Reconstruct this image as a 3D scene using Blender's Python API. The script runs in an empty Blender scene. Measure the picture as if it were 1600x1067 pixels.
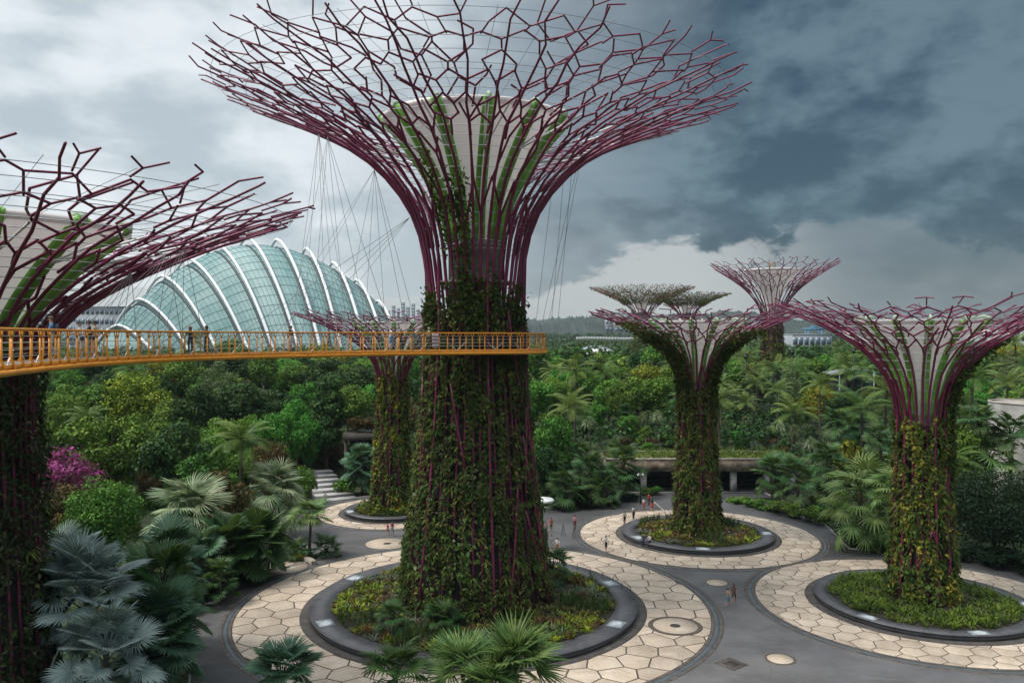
import bpy, bmesh, math, random
import numpy as np
from mathutils import Vector, Matrix
rng = np.random.default_rng(7)
random.seed(7)
R = math.radians
scene = bpy.context.scene
COL = scene.collection

# ------------------------------------------------------------------ camera
F, YH, EYE = 1290.0, 518.0, 23.3          # focal length and horizon in photograph pixels, eye height in metres
cam_d = bpy.data.cameras.new('camera')
cam = bpy.data.objects.new('camera', cam_d); COL.objects.link(cam)
cam.location = (0, 0, EYE); cam.rotation_euler = (R(90), 0, 0)
cam_d.sensor_width = 36.0; cam_d.lens = 36.0 * F / 1600.0
cam_d.shift_y = -(533.5 - YH) / 1600.0
cam_d.clip_start = 0.5; cam_d.clip_end = 20000
scene.camera = cam

# ------------------------------------------------------------------ world
class NT:
    """tiny helper to write node trees as expressions"""
    def __init__(s, nt): s.nt = nt
    def new(s, t, **kw):
        n = s.nt.nodes.new(t)
        for k, v in kw.items(): setattr(n, k, v)
        return n
    def put(s, sock, v):
        if isinstance(v, (int, float)): sock.default_value = v
        elif isinstance(v, (tuple, list)):
            v = tuple(v)
            if len(sock.default_value) == 4 and len(v) == 3: v = v + (1,)
            sock.default_value = v
        else: s.nt.links.new(v, sock)
    def m(s, op, a, b=None, c=None, clamp=False):
        n = s.new('ShaderNodeMath', operation=op, use_clamp=clamp)
        s.put(n.inputs[0], a)
        if b is not None: s.put(n.inputs[1], b)
        if c is not None: s.put(n.inputs[2], c)
        return n.outputs[0]
    def smooth(s, v, a, b):
        n = s.new('ShaderNodeMapRange', interpolation_type='SMOOTHSTEP', clamp=True)
        s.put(n.inputs[0], v); s.put(n.inputs[1], a); s.put(n.inputs[2], b); s.put(n.inputs[3], 0.0); s.put(n.inputs[4], 1.0)
        return n.outputs[0]
    def mix(s, f, a, b, mode='MIX'):
        n = s.new('ShaderNodeMix', data_type='RGBA', blend_type=mode)
        s.put(n.inputs[0], f); s.put(n.inputs[6], a); s.put(n.inputs[7], b)
        return n.outputs[2]
    def noise(s, vec, scale, detail=4, rough=0.5, dist=0.0):
        n = s.new('ShaderNodeTexNoise')
        if vec is not None: s.put(n.inputs['Vector'], vec)
        n.inputs['Scale'].default_value = scale; n.inputs['Detail'].default_value = detail
        n.inputs['Roughness'].default_value = rough; n.inputs['Distortion'].default_value = dist
        return n.outputs[0]
    def ramp(s, f, stops):
        n = s.new('ShaderNodeValToRGB'); el = n.color_ramp.elements
        while len(el) < len(stops): el.new(0.5)
        for e, (p, c) in zip(el, stops): e.position = p; e.color = tuple(c) + (1,)
        s.put(n.inputs[0], f)
        return n.outputs[0]
    def scale(s, vec, k):
        n = s.new('ShaderNodeVectorMath', operation='MULTIPLY'); s.put(n.inputs[0], vec); n.inputs[1].default_value = k
        return n.outputs[0]

SUN_EL, SUN_AZ = R(58), R(-105)             # azimuth from +Y towards +X
w = bpy.data.worlds.new('World'); scene.world = w; w.use_nodes = True
w.node_tree.nodes.clear(); N = NT(w.node_tree)
sky = N.new('ShaderNodeTexSky', sky_type='NISHITA'); sky.sun_disc = False
sky.sun_elevation = SUN_EL; sky.sun_rotation = SUN_AZ
tc = N.new('ShaderNodeTexCoord').outputs['Generated']
sep = N.new('ShaderNodeSeparateXYZ'); N.put(sep.inputs[0], tc)
X_, Y_, Z_ = sep.outputs
hl = N.m('SQRT', N.m('ADD', N.m('MULTIPLY', X_, X_), N.m('MULTIPLY', Y_, Y_)))
sx = N.m('DIVIDE', X_, N.m('MAXIMUM', hl, 0.02))
el = N.m('DIVIDE', Z_, N.m('MAXIMUM', hl, 0.3))
n1 = N.noise(N.scale(tc, (1, 1, 2.6)), 3.0, 7, 0.5, 0.25)
n2 = N.noise(N.scale(tc, (1, 1, 2.0)), 7.5, 7, 0.55, 0.2)
n4 = N.noise(N.scale(tc, (1, 1, 1.7)), 17.0, 8, 0.6, 0.35); d4 = N.m('SUBTRACT', n4, 0.5)
n3 = N.noise(N.scale(tc, (1, 1, 3.0)), 1.7, 4, 0.5, 0.1)
d1 = N.m('SUBTRACT', n1, 0.5); d2 = N.m('SUBTRACT', n2, 0.5); d3 = N.m('SUBTRACT', n3, 0.5)
# the light cloud on the left turns into the storm cloud on the right
t = N.m('ADD', N.m('ADD', sx, N.m('MULTIPLY', d1, 0.30)), N.m('MULTIPLY', d3, 0.45))
dk = N.smooth(t, -0.22, 0.30)
lightc = N.mix(N.smooth(N.m('ADD', d1, N.m('MULTIPLY', d2, 0.5)), -0.12, 0.10), (0.245, 0.282, 0.303), (0.420, 0.446, 0.460))
darkc = N.mix(N.smooth(N.m('ADD', N.m('ADD', d1, N.m('MULTIPLY', d2, 1.0)), N.m('MULTIPLY', d4, 0.45)), -0.15, 0.17), (0.0140, 0.0330, 0.0470), (0.0640, 0.1000, 0.1190))
upper = N.mix(dk, lightc, darkc)
# ragged underside of the storm cloud, paler air and far rain below it
edge = N.m('ADD', N.m('ADD', 0.062, N.m('MULTIPLY', N.m('SUBTRACT', N.m('MINIMUM', N.m('MAXIMUM', sx, 0.0), 0.27), N.m('MULTIPLY', N.m('MAXIMUM', N.m('SUBTRACT', sx, 0.34), 0.0), 0.5)), 0.22)),
           N.m('ADD', N.m('MULTIPLY', d1, 0.20), N.m('ADD', N.m('MULTIPLY', d2, 0.20), N.m('MULTIPLY', d4, 0.09))))
below = N.smooth(N.m('SUBTRACT', edge, el), -0.005, 0.016)
pale = N.mix(N.smooth(N.m('ADD', sx, N.m('MULTIPLY', d1, 0.20)), 0.20, 0.40), (0.245, 0.258, 0.262), N.mix(N.smooth(d2, -0.12, 0.12), (0.050, 0.070, 0.082), (0.080, 0.101, 0.114)))
pale = N.mix(N.smooth(sx, -0.25, 0.05), (0.2940, 0.3150, 0.3220), pale)
cloud = N.mix(below, upper, pale)
# overcast sky: brighter towards the zenith
zen = N.m('ADD', 1.0, N.m('MULTIPLY', N.smooth(Z_, 0.38, 0.95), 1.3))
over = N.mix(N.smooth(Z_, 0.36, 0.75), cloud, N.mix(N.smooth(d1, -0.15, 0.15), (0.2800, 0.3080, 0.3290), (0.4340, 0.4550, 0.4690)))
vm = N.new('ShaderNodeVectorMath', operation='SCALE'); N.put(vm.inputs[0], over); N.put(vm.inputs['Scale'], N.m('MULTIPLY', zen, 10.0))
final = N.mix(0.93, sky.outputs[0], vm.outputs[0])
bg = N.new('ShaderNodeBackground'); N.put(bg.inputs[0], final); bg.inputs[1].default_value = 0.1
wo = N.new('ShaderNodeOutputWorld'); N.put(wo.inputs[0], bg.outputs[0])

# ------------------------------------------------------------------ sun, exposure
sl = bpy.data.lights.new('sun', 'SUN'); sl.energy = 1.5; sl.angle = R(14); sl.color = (1.0, 0.95, 0.88)
so = bpy.data.objects.new('sun', sl); COL.objects.link(so)
sd = Vector((math.sin(SUN_AZ) * math.cos(SUN_EL), math.cos(SUN_AZ) * math.cos(SUN_EL), math.sin(SUN_EL)))
so.rotation_euler = sd.to_track_quat('Z', 'Y').to_euler(); so.location = sd * 200
scene.view_settings.view_transform = 'Standard'; scene.view_settings.look = 'None'
scene.view_settings.exposure = 1.0; scene.view_settings.gamma = 1.0; scene.view_settings.use_curve_mapping = False
scene.cycles.use_denoising = True
scene.cycles.max_bounces = 4; scene.cycles.diffuse_bounces = 2; scene.cycles.glossy_bounces = 2
scene.cycles.transmission_bounces = 3; scene.cycles.volume_bounces = 0
scene.cycles.caustics_reflective = False; scene.cycles.caustics_refractive = False

# ------------------------------------------------------------------ mesh helpers
def norm(v): return v / np.maximum(np.linalg.norm(v, axis=-1, keepdims=True), 1e-9)

class MB:
    """collects shapes; build() links them as one mesh object"""
    def __init__(s): s.v = []; s.n = 0; s.f = []
    def add(s, V, Fc, mat=0):
        V = np.asarray(V, float).reshape(-1, 3); Fc = np.asarray(Fc, int)
        if len(Fc) == 0: return s
        s.v.append(V); s.f.append((Fc + s.n, mat)); s.n += len(V)
        return s
    def box(s, c, size, rz=0.0, mat=0, taper=1.0):
        x, y, z = [k / 2 for k in size]
        V = np.array([(-x, -y, -z), (x, -y, -z), (x, y, -z), (-x, y, -z), (-x * taper, -y * taper, z), (x * taper, -y * taper, z), (x * taper, y * taper, z), (-x * taper, y * taper, z)])
        cs, sn = math.cos(rz), math.sin(rz)
        V = np.stack([V[:, 0] * cs - V[:, 1] * sn, V[:, 0] * sn + V[:, 1] * cs, V[:, 2]], 1) + np.array(c)
        return s.add(V, [(0, 3, 2, 1), (4, 5, 6, 7), (0, 1, 5, 4), (1, 2, 6, 5), (2, 3, 7, 6), (3, 0, 4, 7)], mat)
    def tube(s, pts, rad, n=6, closed=False, mat=0, caps=True):
        P = np.asarray(pts, float); k = len(P)
        rad = np.broadcast_to(np.asarray(rad, float), (k,))
        if closed: T = np.roll(P, -1, 0) - np.roll(P, 1, 0)
        else:
            T = np.empty_like(P); T[1:-1] = norm(P[2:] - P[1:-1]) + norm(P[1:-1] - P[:-2]); T[0] = P[1] - P[0]; T[-1] = P[-1] - P[-2]
        T = norm(T)
        up = np.array((0.0, 0, 1)) if abs(T[:, 2]).mean() < 0.8 else np.array((1.0, 0, 0))
        U = np.empty_like(P); u = up - T[0] * T[0].dot(up); u = u / max(np.linalg.norm(u), 1e-6)
        for i in range(k):
            u = u - T[i] * T[i].dot(u); u = u / max(np.linalg.norm(u), 1e-6); U[i] = u
        W = np.cross(T, U)
        a = np.arange(n) * 2 * math.pi / n
        V = P[:, None] + rad[:, None, None] * (np.cos(a)[None, :, None] * U[:, None] + np.sin(a)[None, :, None] * W[:, None])
        V = V.reshape(-1, 3); Fc = []
        kk = k if closed else k - 1
        for i in range(kk):
            b = ((i + 1) % k) * n
            for j in range(n):
                j2 = (j + 1) % n
                Fc.append((i * n + j, i * n + j2, b + j2, b + j))
        s.add(V, Fc, mat)
        if caps and not closed:
            base = s.n - k * n
            s.f.append((np.array([list(range(base + n - 1, base - 1, -1))]), mat))
            s.f.append((np.array([list(range(base + (k - 1) * n, base + k * n))]), mat))
        return s
    def segs(s, P0, P1, R0, R1, n=6, mat=0):
        P0 = np.asarray(P0, float); P1 = np.asarray(P1, float); k = len(P0)
        R0 = np.broadcast_to(R0, (k,)); R1 = np.broadcast_to(R1, (k,))
        T = norm(P1 - P0); up = np.where(np.abs(T[:, 2:3]) < 0.9, np.array([[0, 0, 1.0]]), np.array([[1.0, 0, 0]]))
        U = norm(np.cross(T, up)); W = np.cross(T, U)
        a = np.arange(n) * 2 * math.pi / n
        ring = np.cos(a)[None, :, None] * U[:, None] + np.sin(a)[None, :, None] * W[:, None]
        A = P0[:, None] + ring * R0[:, None, None]; B = P1[:, None] + ring * R1[:, None, None]
        V = np.concatenate([A, B], 1).reshape(-1, 3)
        j = np.arange(n); j2 = (j + 1) % n
        q = np.stack([j2, j, j + n, j2 + n], 1)
        Fc = (q[None] + (np.arange(k) * 2 * n)[:, None, None]).reshape(-1, 4)
        return s.add(V, Fc, mat)
    def revolve(s, prof, n=32, c=(0, 0, 0), a0=0.0, a1=2 * math.pi, mat=0):
        full = abs(a1 - a0 - 2 * math.pi) < 1e-6
        a = np.linspace(a0, a1, n + (0 if full else 1), endpoint=not full); m = len(a)
        V = np.array([[(r * math.cos(t), r * math.sin(t), z) for t in a] for r, z in prof]).reshape(-1, 3) + np.array(c)
        Fc = []
        for i in range(len(prof) - 1):
            for j in range(m if full else m - 1):
                j2 = (j + 1) % m
                Fc.append((i * m + j, i * m + j2, (i + 1) * m + j2, (i + 1) * m + j))
        return s.add(V, Fc, mat)
    def ring(s, r0, r1, z0, z1, n=64, c=(0, 0, 0), a0=0.0, a1=2 * math.pi, mat=0):
        """solid annulus (or a segment of one with closed ends)"""
        s.revolve([(r0, z0), (r1, z0), (r1, z1), (r0, z1), (r0, z0)], n, c, a0, a1, mat)
        if abs(a1 - a0 - 2 * math.pi) > 1e-6:
            for a, fl in ((a0, 0), (a1, 1)):
                V = [(r * math.cos(a) + c[0], r * math.sin(a) + c[1], z + c[2]) for r, z in ((r0, z0), (r1, z0), (r1, z1), (r0, z1))]
                s.add(V, [(0, 1, 2, 3) if not fl else (3, 2, 1, 0)], mat)
        return s
    def prism(s, poly, z0, z1, mat=0):
        k = len(poly); V = [(x, y, z0) for x, y in poly] + [(x, y, z1) for x, y in poly]
        s.add(V, [(i, (i + 1) % k, k + (i + 1) % k, k + i) for i in range(k)], mat)
        b = s.n - 2 * k
        s.f.append((np.array([list(range(b + k, b + 2 * k))]), mat))
        return s
    def leaves(s, P, Nr, L, Wd, mat=0, fold=0.15, up=0.0):
        """diamond leaves at P facing Nr"""
        P = np.asarray(P, float); k = len(P); Nr = norm(np.asarray(Nr, float))
        L = np.broadcast_to(L, (k,))[:, None]; Wd = np.broadcast_to(Wd, (k,))[:, None]
        q = rng.normal(size=(k, 3)); q[:, 2] -= up
        D = norm(q - Nr * (q * Nr).sum(1, keepdims=True)); S = np.cross(Nr, D)
        a = P - D * L * 0.5; b = P + S * Wd * 0.5 + Nr * L * fold - D * L * 0.05
        c = P + D * L * 0.5 - Nr * L * 0.1; d = P - S * Wd * 0.5 + Nr * L * fold - D * L * 0.05
        V = np.stack([a, b, c, d], 1).reshape(-1, 3)
        Fc = np.arange(k)[:, None] * 4 + np.array([[0, 1, 2, 3]])
        return s.add(V, Fc, mat)
    def blades(s, P, D, Wv, L, width, droop, nseg=2, mat=0):
        """strap leaves: start P, direction D (k,3), side Wv (k,3)"""
        k = len(P); L = np.broadcast_to(L, (k,))[:, None]; width = np.broadcast_to(width, (k,))[:, None]; droop = np.broadcast_to(droop, (k,))[:, None]
        rows = []
        for i in range(nseg + 1):
            t = i / nseg
            c = P + D * L * t; c = c + np.concatenate([np.zeros((k, 2)), -(droop * L * t * t)], 1)
            wd = width * (0.55 + 0.45 * math.sin(math.pi * min(1, t * 1.3))) * (1 - t * 0.97 if t > 0.6 else 1) * 0.5
            rows.append(c - Wv * wd); rows.append(c + Wv * wd)
        V = np.stack(rows, 1).reshape(-1, 3); m = 2 * (nseg + 1)
        q = np.array([(2 * i, 2 * i + 1, 2 * i + 3, 2 * i + 2) for i in range(nseg)])
        Fc = (q[None] + (np.arange(k) * m)[:, None, None]).reshape(-1, 4)
        return s.add(V, Fc, mat)
    def mesh(s, name, mats, smooth=False):
        me = bpy.data.meshes.new(name)
        V = np.concatenate(s.v).astype(np.float32)
        cnt = np.concatenate([np.full(len(f), f.shape[1], int) for f, _ in s.f])
        idx = np.concatenate([f.reshape(-1) for f, _ in s.f]); mi = np.concatenate([np.full(len(f), m, int) for f, m in s.f])
        me.vertices.add(len(V)); me.vertices.foreach_set('co', V.reshape(-1))
        me.loops.add(len(idx)); me.loops.foreach_set('vertex_index', idx.astype(np.int32))
        me.polygons.add(len(cnt)); st = np.concatenate([[0], np.cumsum(cnt)[:-1]]).astype(np.int32)
        me.polygons.foreach_set('loop_start', st); me.polygons.foreach_set('loop_total', cnt.astype(np.int32))
        me.polygons.foreach_set('material_index', mi.astype(np.int32))
        if smooth: me.polygons.foreach_set('use_smooth', np.ones(len(cnt), bool))
        me.update(calc_edges=True)
        for m in (mats if isinstance(mats, (list, tuple)) else [mats]): me.materials.append(m)
        return me
    def build(s, name, mats, parent=None, smooth=False, loc=None):
        return link(name, s.mesh(name, mats, smooth), parent, loc)

def link(name, me, parent=None, loc=None, rot=None, scl=None):
    o = bpy.data.objects.new(name, me); COL.objects.link(o)
    if parent is not None: o.parent = parent
    if loc is not None: o.location = loc
    if rot is not None: o.rotation_euler = rot
    if scl is not None: o.scale = (scl,) * 3 if isinstance(scl, (int, float)) else scl
    return o
def tag(o, label=None, cat=None, group=None, kind=None):
    if label: o['label'] = label
    if cat: o['category'] = cat
    if group: o['group'] = group
    if kind: o['kind'] = kind
    return o
def thing(name, loc, label, cat, group=None, rz=0.0, scl=None):
    return tag(link(name, None, None, loc, (0, 0, rz), scl), label, cat, group)

def gpt(px, py, z=0.0):
    """point of the ground at height z seen at photograph pixel px, py"""
    d = F * (EYE - z) / (py - YH)
    return ((px - 800) / F * d, d, z)
def apt(px, py, d):
    """point seen at photograph pixel px, py at depth d"""
    return ((px - 800) / F * d, d, EYE - (py - YH) / F * d)

# ------------------------------------------------------------------ materials
def mat(name, col, rough=0.6, metal=0.0, var=0.0, vscale=1.0, bump=0.0, bscale=8.0, spec=None, objvar=0.0, vcol=None, detail=5):
    m = bpy.data.materials.new(name); m.use_nodes = True; nt = m.node_tree; N = NT(nt)
    b = nt.nodes['Principled BSDF']; b.inputs['Roughness'].default_value = rough; b.inputs['Metallic'].default_value = metal
    if spec is not None: b.inputs['Specular IOR Level'].default_value = spec
    c = tuple(col) + (1,)
    tcn = N.new('ShaderNodeTexCoord').outputs['Object']
    s = None
    if var:
        n = N.noise(tcn, vscale, detail, 0.6)
        lo = tuple(max(0, k * (1 - var)) for k in col) if vcol is None else vcol
        hi = tuple(min(1, k * (1 + var)) for k in col)
        s = N.mix(N.smooth(n, 0.32, 0.68), lo, hi)
    if objvar:
        oi = N.new('ShaderNodeObjectInfo').outputs['Random']
        k = N.m('ADD', 1 - objvar, N.m('MULTIPLY', oi, 2 * objvar))
        v = N.new('ShaderNodeVectorMath', operation='SCALE'); N.put(v.inputs[0], s if s is not None else c[:3]); N.put(v.inputs['Scale'], k); s = v.outputs[0]
    if s is not None: N.put(b.inputs['Base Color'], s)
    else: b.inputs['Base Color'].default_value = c
    if bump:
        bn = N.new('ShaderNodeBump'); bn.inputs['Strength'].default_value = bump; bn.inputs['Distance'].default_value = 0.05
        N.put(bn.inputs['Height'], N.noise(tcn, bscale, 6, 0.6)); N.put(b.inputs['Normal'], bn.outputs[0])
    return m

def leafmat(name, stops, nscale=0.35, rough=0.5, trans=0.13, spec=0.12, objvar=0.18, nmix=0.55):
    """foliage: a colour per leaf (random per island), clumps by noise, a shift per plant"""
    m = bpy.data.materials.new(name); m.use_nodes = True; nt = m.node_tree; N = NT(nt)
    b = nt.nodes['Principled BSDF']; out = nt.nodes['Material Output']
    b.inputs['Roughness'].default_value = rough; b.inputs['Specular IOR Level'].default_value = spec
    geo = N.new('ShaderNodeNewGeometry'); tcn = N.new('ShaderNodeTexCoord').outputs['Object']
    n = N.smooth(N.noise(tcn, nscale, 3, 0.6), 0.28, 0.72)
    f = N.m('ADD', N.m('MULTIPLY', geo.outputs['Random Per Island'], 1 - nmix), N.m('MULTIPLY', n, nmix))
    k = len(stops)
    c = N.ramp(f, [((i + 0.5) / k, s) for i, s in enumerate(stops)])
    oi = N.new('ShaderNodeObjectInfo').outputs['Random']
    hs = N.new('ShaderNodeHueSaturation')
    N.put(hs.inputs['Hue'], N.m('ADD', 0.5 - 0.03, N.m('MULTIPLY', oi, 0.06)) if objvar else 0.5)
    N.put(hs.inputs['Value'], N.m('ADD', 1 - objvar, N.m('MULTIPLY', N.m('FRACT', N.m('MULTIPLY', oi, 7.31)), 2 * objvar)))
    N.put(hs.inputs['Color'], c); hs.inputs['Saturation'].default_value = 1.08; c = hs.outputs[0]
    N.put(b.inputs['Base Color'], c)
    tr = N.new('ShaderNodeBsdfTranslucent'); N.put(tr.inputs[0], N.mix(0.5, c, (0.20, 0.28, 0.03)))
    mx = N.new('ShaderNodeMixShader'); mx.inputs[0].default_value = trans
    N.put(mx.inputs[1], b.outputs[0]); N.put(mx.inputs[2], tr.outputs[0]); N.put(out.inputs[0], mx.outputs[0])
    return m
# ------------------------------------------------------------------ body shapes (grown first, while the scene is small)
_SK = {}
def skeleton(pose, shorts, sleeves):
    """joints, bones and skin of one pose, grown once and shared"""
    if (pose, shorts, sleeves) in _SK: return _SK[(pose, shorts, sleeves)]
    J = {}; sgn = lambda s: 1 if s == 'L' else -1
    hipz = 0.92; sit = pose == 'sit'
    if sit: hipz = 0.12
    J['pel'] = (0, 0, hipz); J['waist'] = (0, 0.0, hipz + 0.16); J['chest'] = (0, 0.01, hipz + 0.38); J['neckb'] = (0, 0.01, hipz + 0.52); J['neck'] = (0, 0.02, hipz + 0.60); J['head'] = (0, 0.035, hipz + 0.68); J['top'] = (0, 0.03, hipz + 0.80)
    E = [('pel', 'waist', 'p'), ('waist', 'chest', 's'), ('chest', 'neckb', 's'), ('neckb', 'neck', 'k'), ('neck', 'head', 'k'), ('head', 'top', 'k')]
    Rr = {'pel': .135, 'waist': .125, 'chest': .145, 'neckb': .075, 'neck': .052, 'head': .085, 'top': .075}
    for s in 'LR':
        g = sgn(s); st = {'walk': 0.20 * g, 'stand': 0.03 * g}.get(pose, 0.02 * g)
        J['sh' + s] = (0.175 * g, 0.0, hipz + 0.47)
        if pose == 'rail': J['el' + s] = (0.25 * g, 0.13, hipz + 0.25); J['wr' + s] = (0.20 * g, 0.38, hipz + 0.24)
        elif pose == 'phone': J['el' + s] = (0.22 * g, 0.06, hipz + 0.22); J['wr' + s] = (0.07 * g, 0.27, hipz + 0.34)
        elif pose == 'walk': J['el' + s] = (0.23 * g, -0.10 * g, hipz + 0.21); J['wr' + s] = (0.22 * g, 0.06 - 0.16 * g, hipz - 0.01)
        elif sit: J['el' + s] = (0.23 * g, 0.06, hipz + 0.23); J['wr' + s] = (0.14 * g, 0.30, hipz + 0.16)
        else: J['el' + s] = (0.24 * g, -0.02, hipz + 0.21); J['wr' + s] = (0.23 * g, 0.07, hipz - 0.02)
        a, b = np.array(J['el' + s]), np.array(J['wr' + s]); hd = (b - a) / np.linalg.norm(b - a); J['ha' + s] = tuple(b + hd * 0.07)
        if sit: J['hp' + s] = (0.09 * g, 0.02, hipz - 0.02); J['kn' + s] = (0.12 * g, 0.44, hipz + 0.02); J['an' + s] = (0.12 * g, 0.46, hipz - 0.42); J['to' + s] = (0.12 * g, 0.60, hipz - 0.47)
        else: J['hp' + s] = (0.09 * g, 0, hipz - 0.06); J['kn' + s] = (0.095 * g, 0.03 + st * 0.7, 0.49); J['an' + s] = (0.095 * g, st - (0.05 if pose == 'walk' and g < 0 else 0), 0.09); J['to' + s] = (0.11 * g, st + 0.15, 0.045)
        E += [('neckb', 'sh' + s, 's'), ('sh' + s, 'el' + s, 's'), ('el' + s, 'wr' + s, 's' if sleeves else 'k'), ('wr' + s, 'ha' + s, 'k'), ('pel', 'hp' + s, 'p'), ('hp' + s, 'kn' + s, 'p'), ('kn' + s, 'an' + s, 'k' if shorts else 'p'), ('an' + s, 'to' + s, 'o')]
        Rr.update({'sh' + s: .066, 'el' + s: .044, 'wr' + s: .030, 'ha' + s: .034, 'hp' + s: .095, 'kn' + s: .062 if shorts else .07, 'an' + s: .042 if shorts else .052, 'to' + s: .04})
    names = list(J); ix = {n: i for i, n in enumerate(names)}
    me = bpy.data.meshes.new('skel'); me.from_pydata([J[n] for n in names], [(ix[a], ix[b]) for a, b, _ in E], [])
    o = bpy.data.objects.new('skel', me); COL.objects.link(o); md = o.modifiers.new('s', 'SKIN')
    for n, v in zip(names, me.skin_vertices[0].data): v.radius = (Rr[n], Rr[n] * (0.72 if n in ('pel', 'waist', 'chest') else 1)); v.use_root = n == 'pel'
    md.use_smooth_shade = True; sb_ = o.modifiers.new('b', 'SUBSURF'); sb_.levels = 1; sb_.render_levels = 1
    dg = bpy.context.evaluated_depsgraph_get(); ev = o.evaluated_get(dg); m2 = bpy.data.meshes.new_from_object(ev); bpy.data.objects.remove(o)
    V = np.empty(len(m2.vertices) * 3); m2.vertices.foreach_get('co', V); V = V.reshape(-1, 3); Fv = [list(p.vertices) for p in m2.polygons]; bpy.data.meshes.remove(m2)
    _SK[(pose, shorts, sleeves)] = (J, E, Rr, V, Fv, hipz); return _SK[(pose, shorts, sleeves)]
for _p in ('stand', 'walk', 'phone', 'rail', 'sit'):
    for _s in (False, True): skeleton(_p, _s, False)
skeleton('rail', False, True); skeleton('sit', False, True)
M_ = {}
M_['asphalt'] = mat('asphalt', (0.100, 0.098, 0.100), 0.75, var=0.28, vscale=0.16, bump=0.25, bscale=30, detail=9)
def asphalt_detail():
    m = M_['asphalt']; nt = m.node_tree; N = NT(nt); b = nt.nodes['Principled BSDF']; src = b.inputs['Base Color'].links[0].from_socket
    gp = N.new('ShaderNodeNewGeometry').outputs['Position']
    v = N.new('ShaderNodeTexVoronoi', feature='DISTANCE_TO_EDGE'); v.inputs['Scale'].default_value = 0.11; N.put(v.inputs['Vector'], gp)
    ln = N.m('SUBTRACT', 1.0, N.smooth(v.outputs['Distance'], 0.0, 0.012))
    c = N.mix(N.m('MULTIPLY', ln, 0.22), src, (0.035, 0.034, 0.034))
    st = N.smooth(N.noise(N.scale(gp, (0.5, 2.2, 1)), 0.35, 8, 0.7, 0.6), 0.56, 0.74)
    c = N.mix(N.m('MULTIPLY', st, 0.35), c, (0.17, 0.165, 0.16))
    N.put(b.inputs['Base Color'], c); N.put(b.inputs['Roughness'], N.m('SUBTRACT', 0.82, N.m('MULTIPLY', st, 0.25)))
asphalt_detail()
M_['ground'] = mat('ground_cover', (0.030, 0.050, 0.014), 0.95, var=0.5, vscale=0.35, vcol=(0.012, 0.018, 0.006), bump=0.8, bscale=2.0)
M_['joint'] = mat('paving_joint', (0.085, 0.066, 0.052), 0.85, var=0.2, vscale=1.0)
M_['brick'] = mat('border_brick', (0.085, 0.070, 0.062), 0.85, var=0.35, vscale=1.6, bump=0.4, bscale=6)
M_['drain'] = mat('drain_grating', (0.075, 0.090, 0.098), 0.5, var=0.25, vscale=0.9)
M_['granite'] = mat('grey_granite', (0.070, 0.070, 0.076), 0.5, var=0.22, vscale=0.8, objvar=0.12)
M_['apron'] = mat('dark_gravel_strip', (0.068, 0.060, 0.055), 0.9, var=0.3, vscale=1.2, bump=0.4, bscale=20)
M_['soil'] = mat('soil', (0.022, 0.017, 0.011), 0.95, var=0.4, vscale=1.4)
M_['manhole'] = mat('manhole_iron', (0.035, 0.028, 0.024), 0.6, var=0.3, vscale=6)
M_['kerb'] = mat('kerb_stone', (0.26, 0.25, 0.23), 0.8, var=0.25, vscale=0.8)
M_['concrete'] = mat('weathered_concrete', (0.30, 0.265, 0.225), 0.85, var=0.32, vscale=0.5, bump=0.2, bscale=5)
M_['pale_concrete'] = mat('pale_concrete', (0.42, 0.40, 0.38), 0.8, var=0.2, vscale=0.7)
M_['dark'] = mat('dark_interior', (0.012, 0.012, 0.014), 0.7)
M_['white_metal'] = mat('white_paint', (0.72, 0.73, 0.73), 0.4, var=0.08, vscale=0.4)
M_['black_metal'] = mat('black_paint', (0.02, 0.02, 0.022), 0.45)

def tile_mat():
    m = bpy.data.materials.new('cream_stone'); m.use_nodes = True; N = NT(m.node_tree); b = m.node_tree.nodes['Principled BSDF']
    gp = N.new('ShaderNodeNewGeometry').outputs['Position']
    oi = N.new('ShaderNodeObjectInfo').outputs['Random']
    a = N.mix(N.smooth(N.noise(gp, 0.55, 6, 0.6, 0.4), 0.35, 0.7), (0.43, 0.345, 0.262), (0.55, 0.46, 0.365))
    a = N.mix(N.m('MULTIPLY', N.smooth(N.noise(gp, 1.6, 7, 0.65, 1.2), 0.54, 0.72), 0.55), a, (0.27, 0.195, 0.13))
    a = N.mix(N.m('MULTIPLY', N.smooth(N.noise(gp, 0.13, 6, 0.6, 0.5), 0.5, 0.66), 0.38), a, (0.25, 0.21, 0.175))
    vn = N.new('ShaderNodeTexVoronoi', feature='DISTANCE_TO_EDGE'); N.put(vn.inputs['Vector'], gp); vn.inputs['Scale'].default_value = 2.6
    a = N.mix(N.m('MULTIPLY', N.m('SUBTRACT', 1.0, N.smooth(vn.outputs['Distance'], 0.0, 0.045)), 0.38), a, (0.30, 0.23, 0.17))
    v = N.new('ShaderNodeVectorMath', operation='SCALE'); N.put(v.inputs[0], a); N.put(v.inputs['Scale'], N.m('ADD', 0.82, N.m('MULTIPLY', oi, 0.34)))
    N.put(b.inputs['Base Color'], v.outputs[0]); b.inputs['Roughness'].default_value = 0.62; b.inputs['Specular IOR Level'].default_value = 0.3
    bn = N.new('ShaderNodeBump'); bn.inputs['Strength'].default_value = 0.15; bn.inputs['Distance'].default_value = 0.02
    N.put(bn.inputs['Height'], N.noise(gp, 7, 5, 0.6)); N.put(b.inputs['Normal'], bn.outputs[0])
    return m
M_['tile'] = tile_mat()

# plan positions of the steel tree towers
MAIN = (-3.17, 70.4); TA = (-31.6, 48.0); TB = (21.15, 94.4); TC = (35.1, 70.65); TD = (-15.45, 106.6)
TE = (43.4, 276.0); TF = (61.4, 290.0); TG = (63.0, 200.0)

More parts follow.
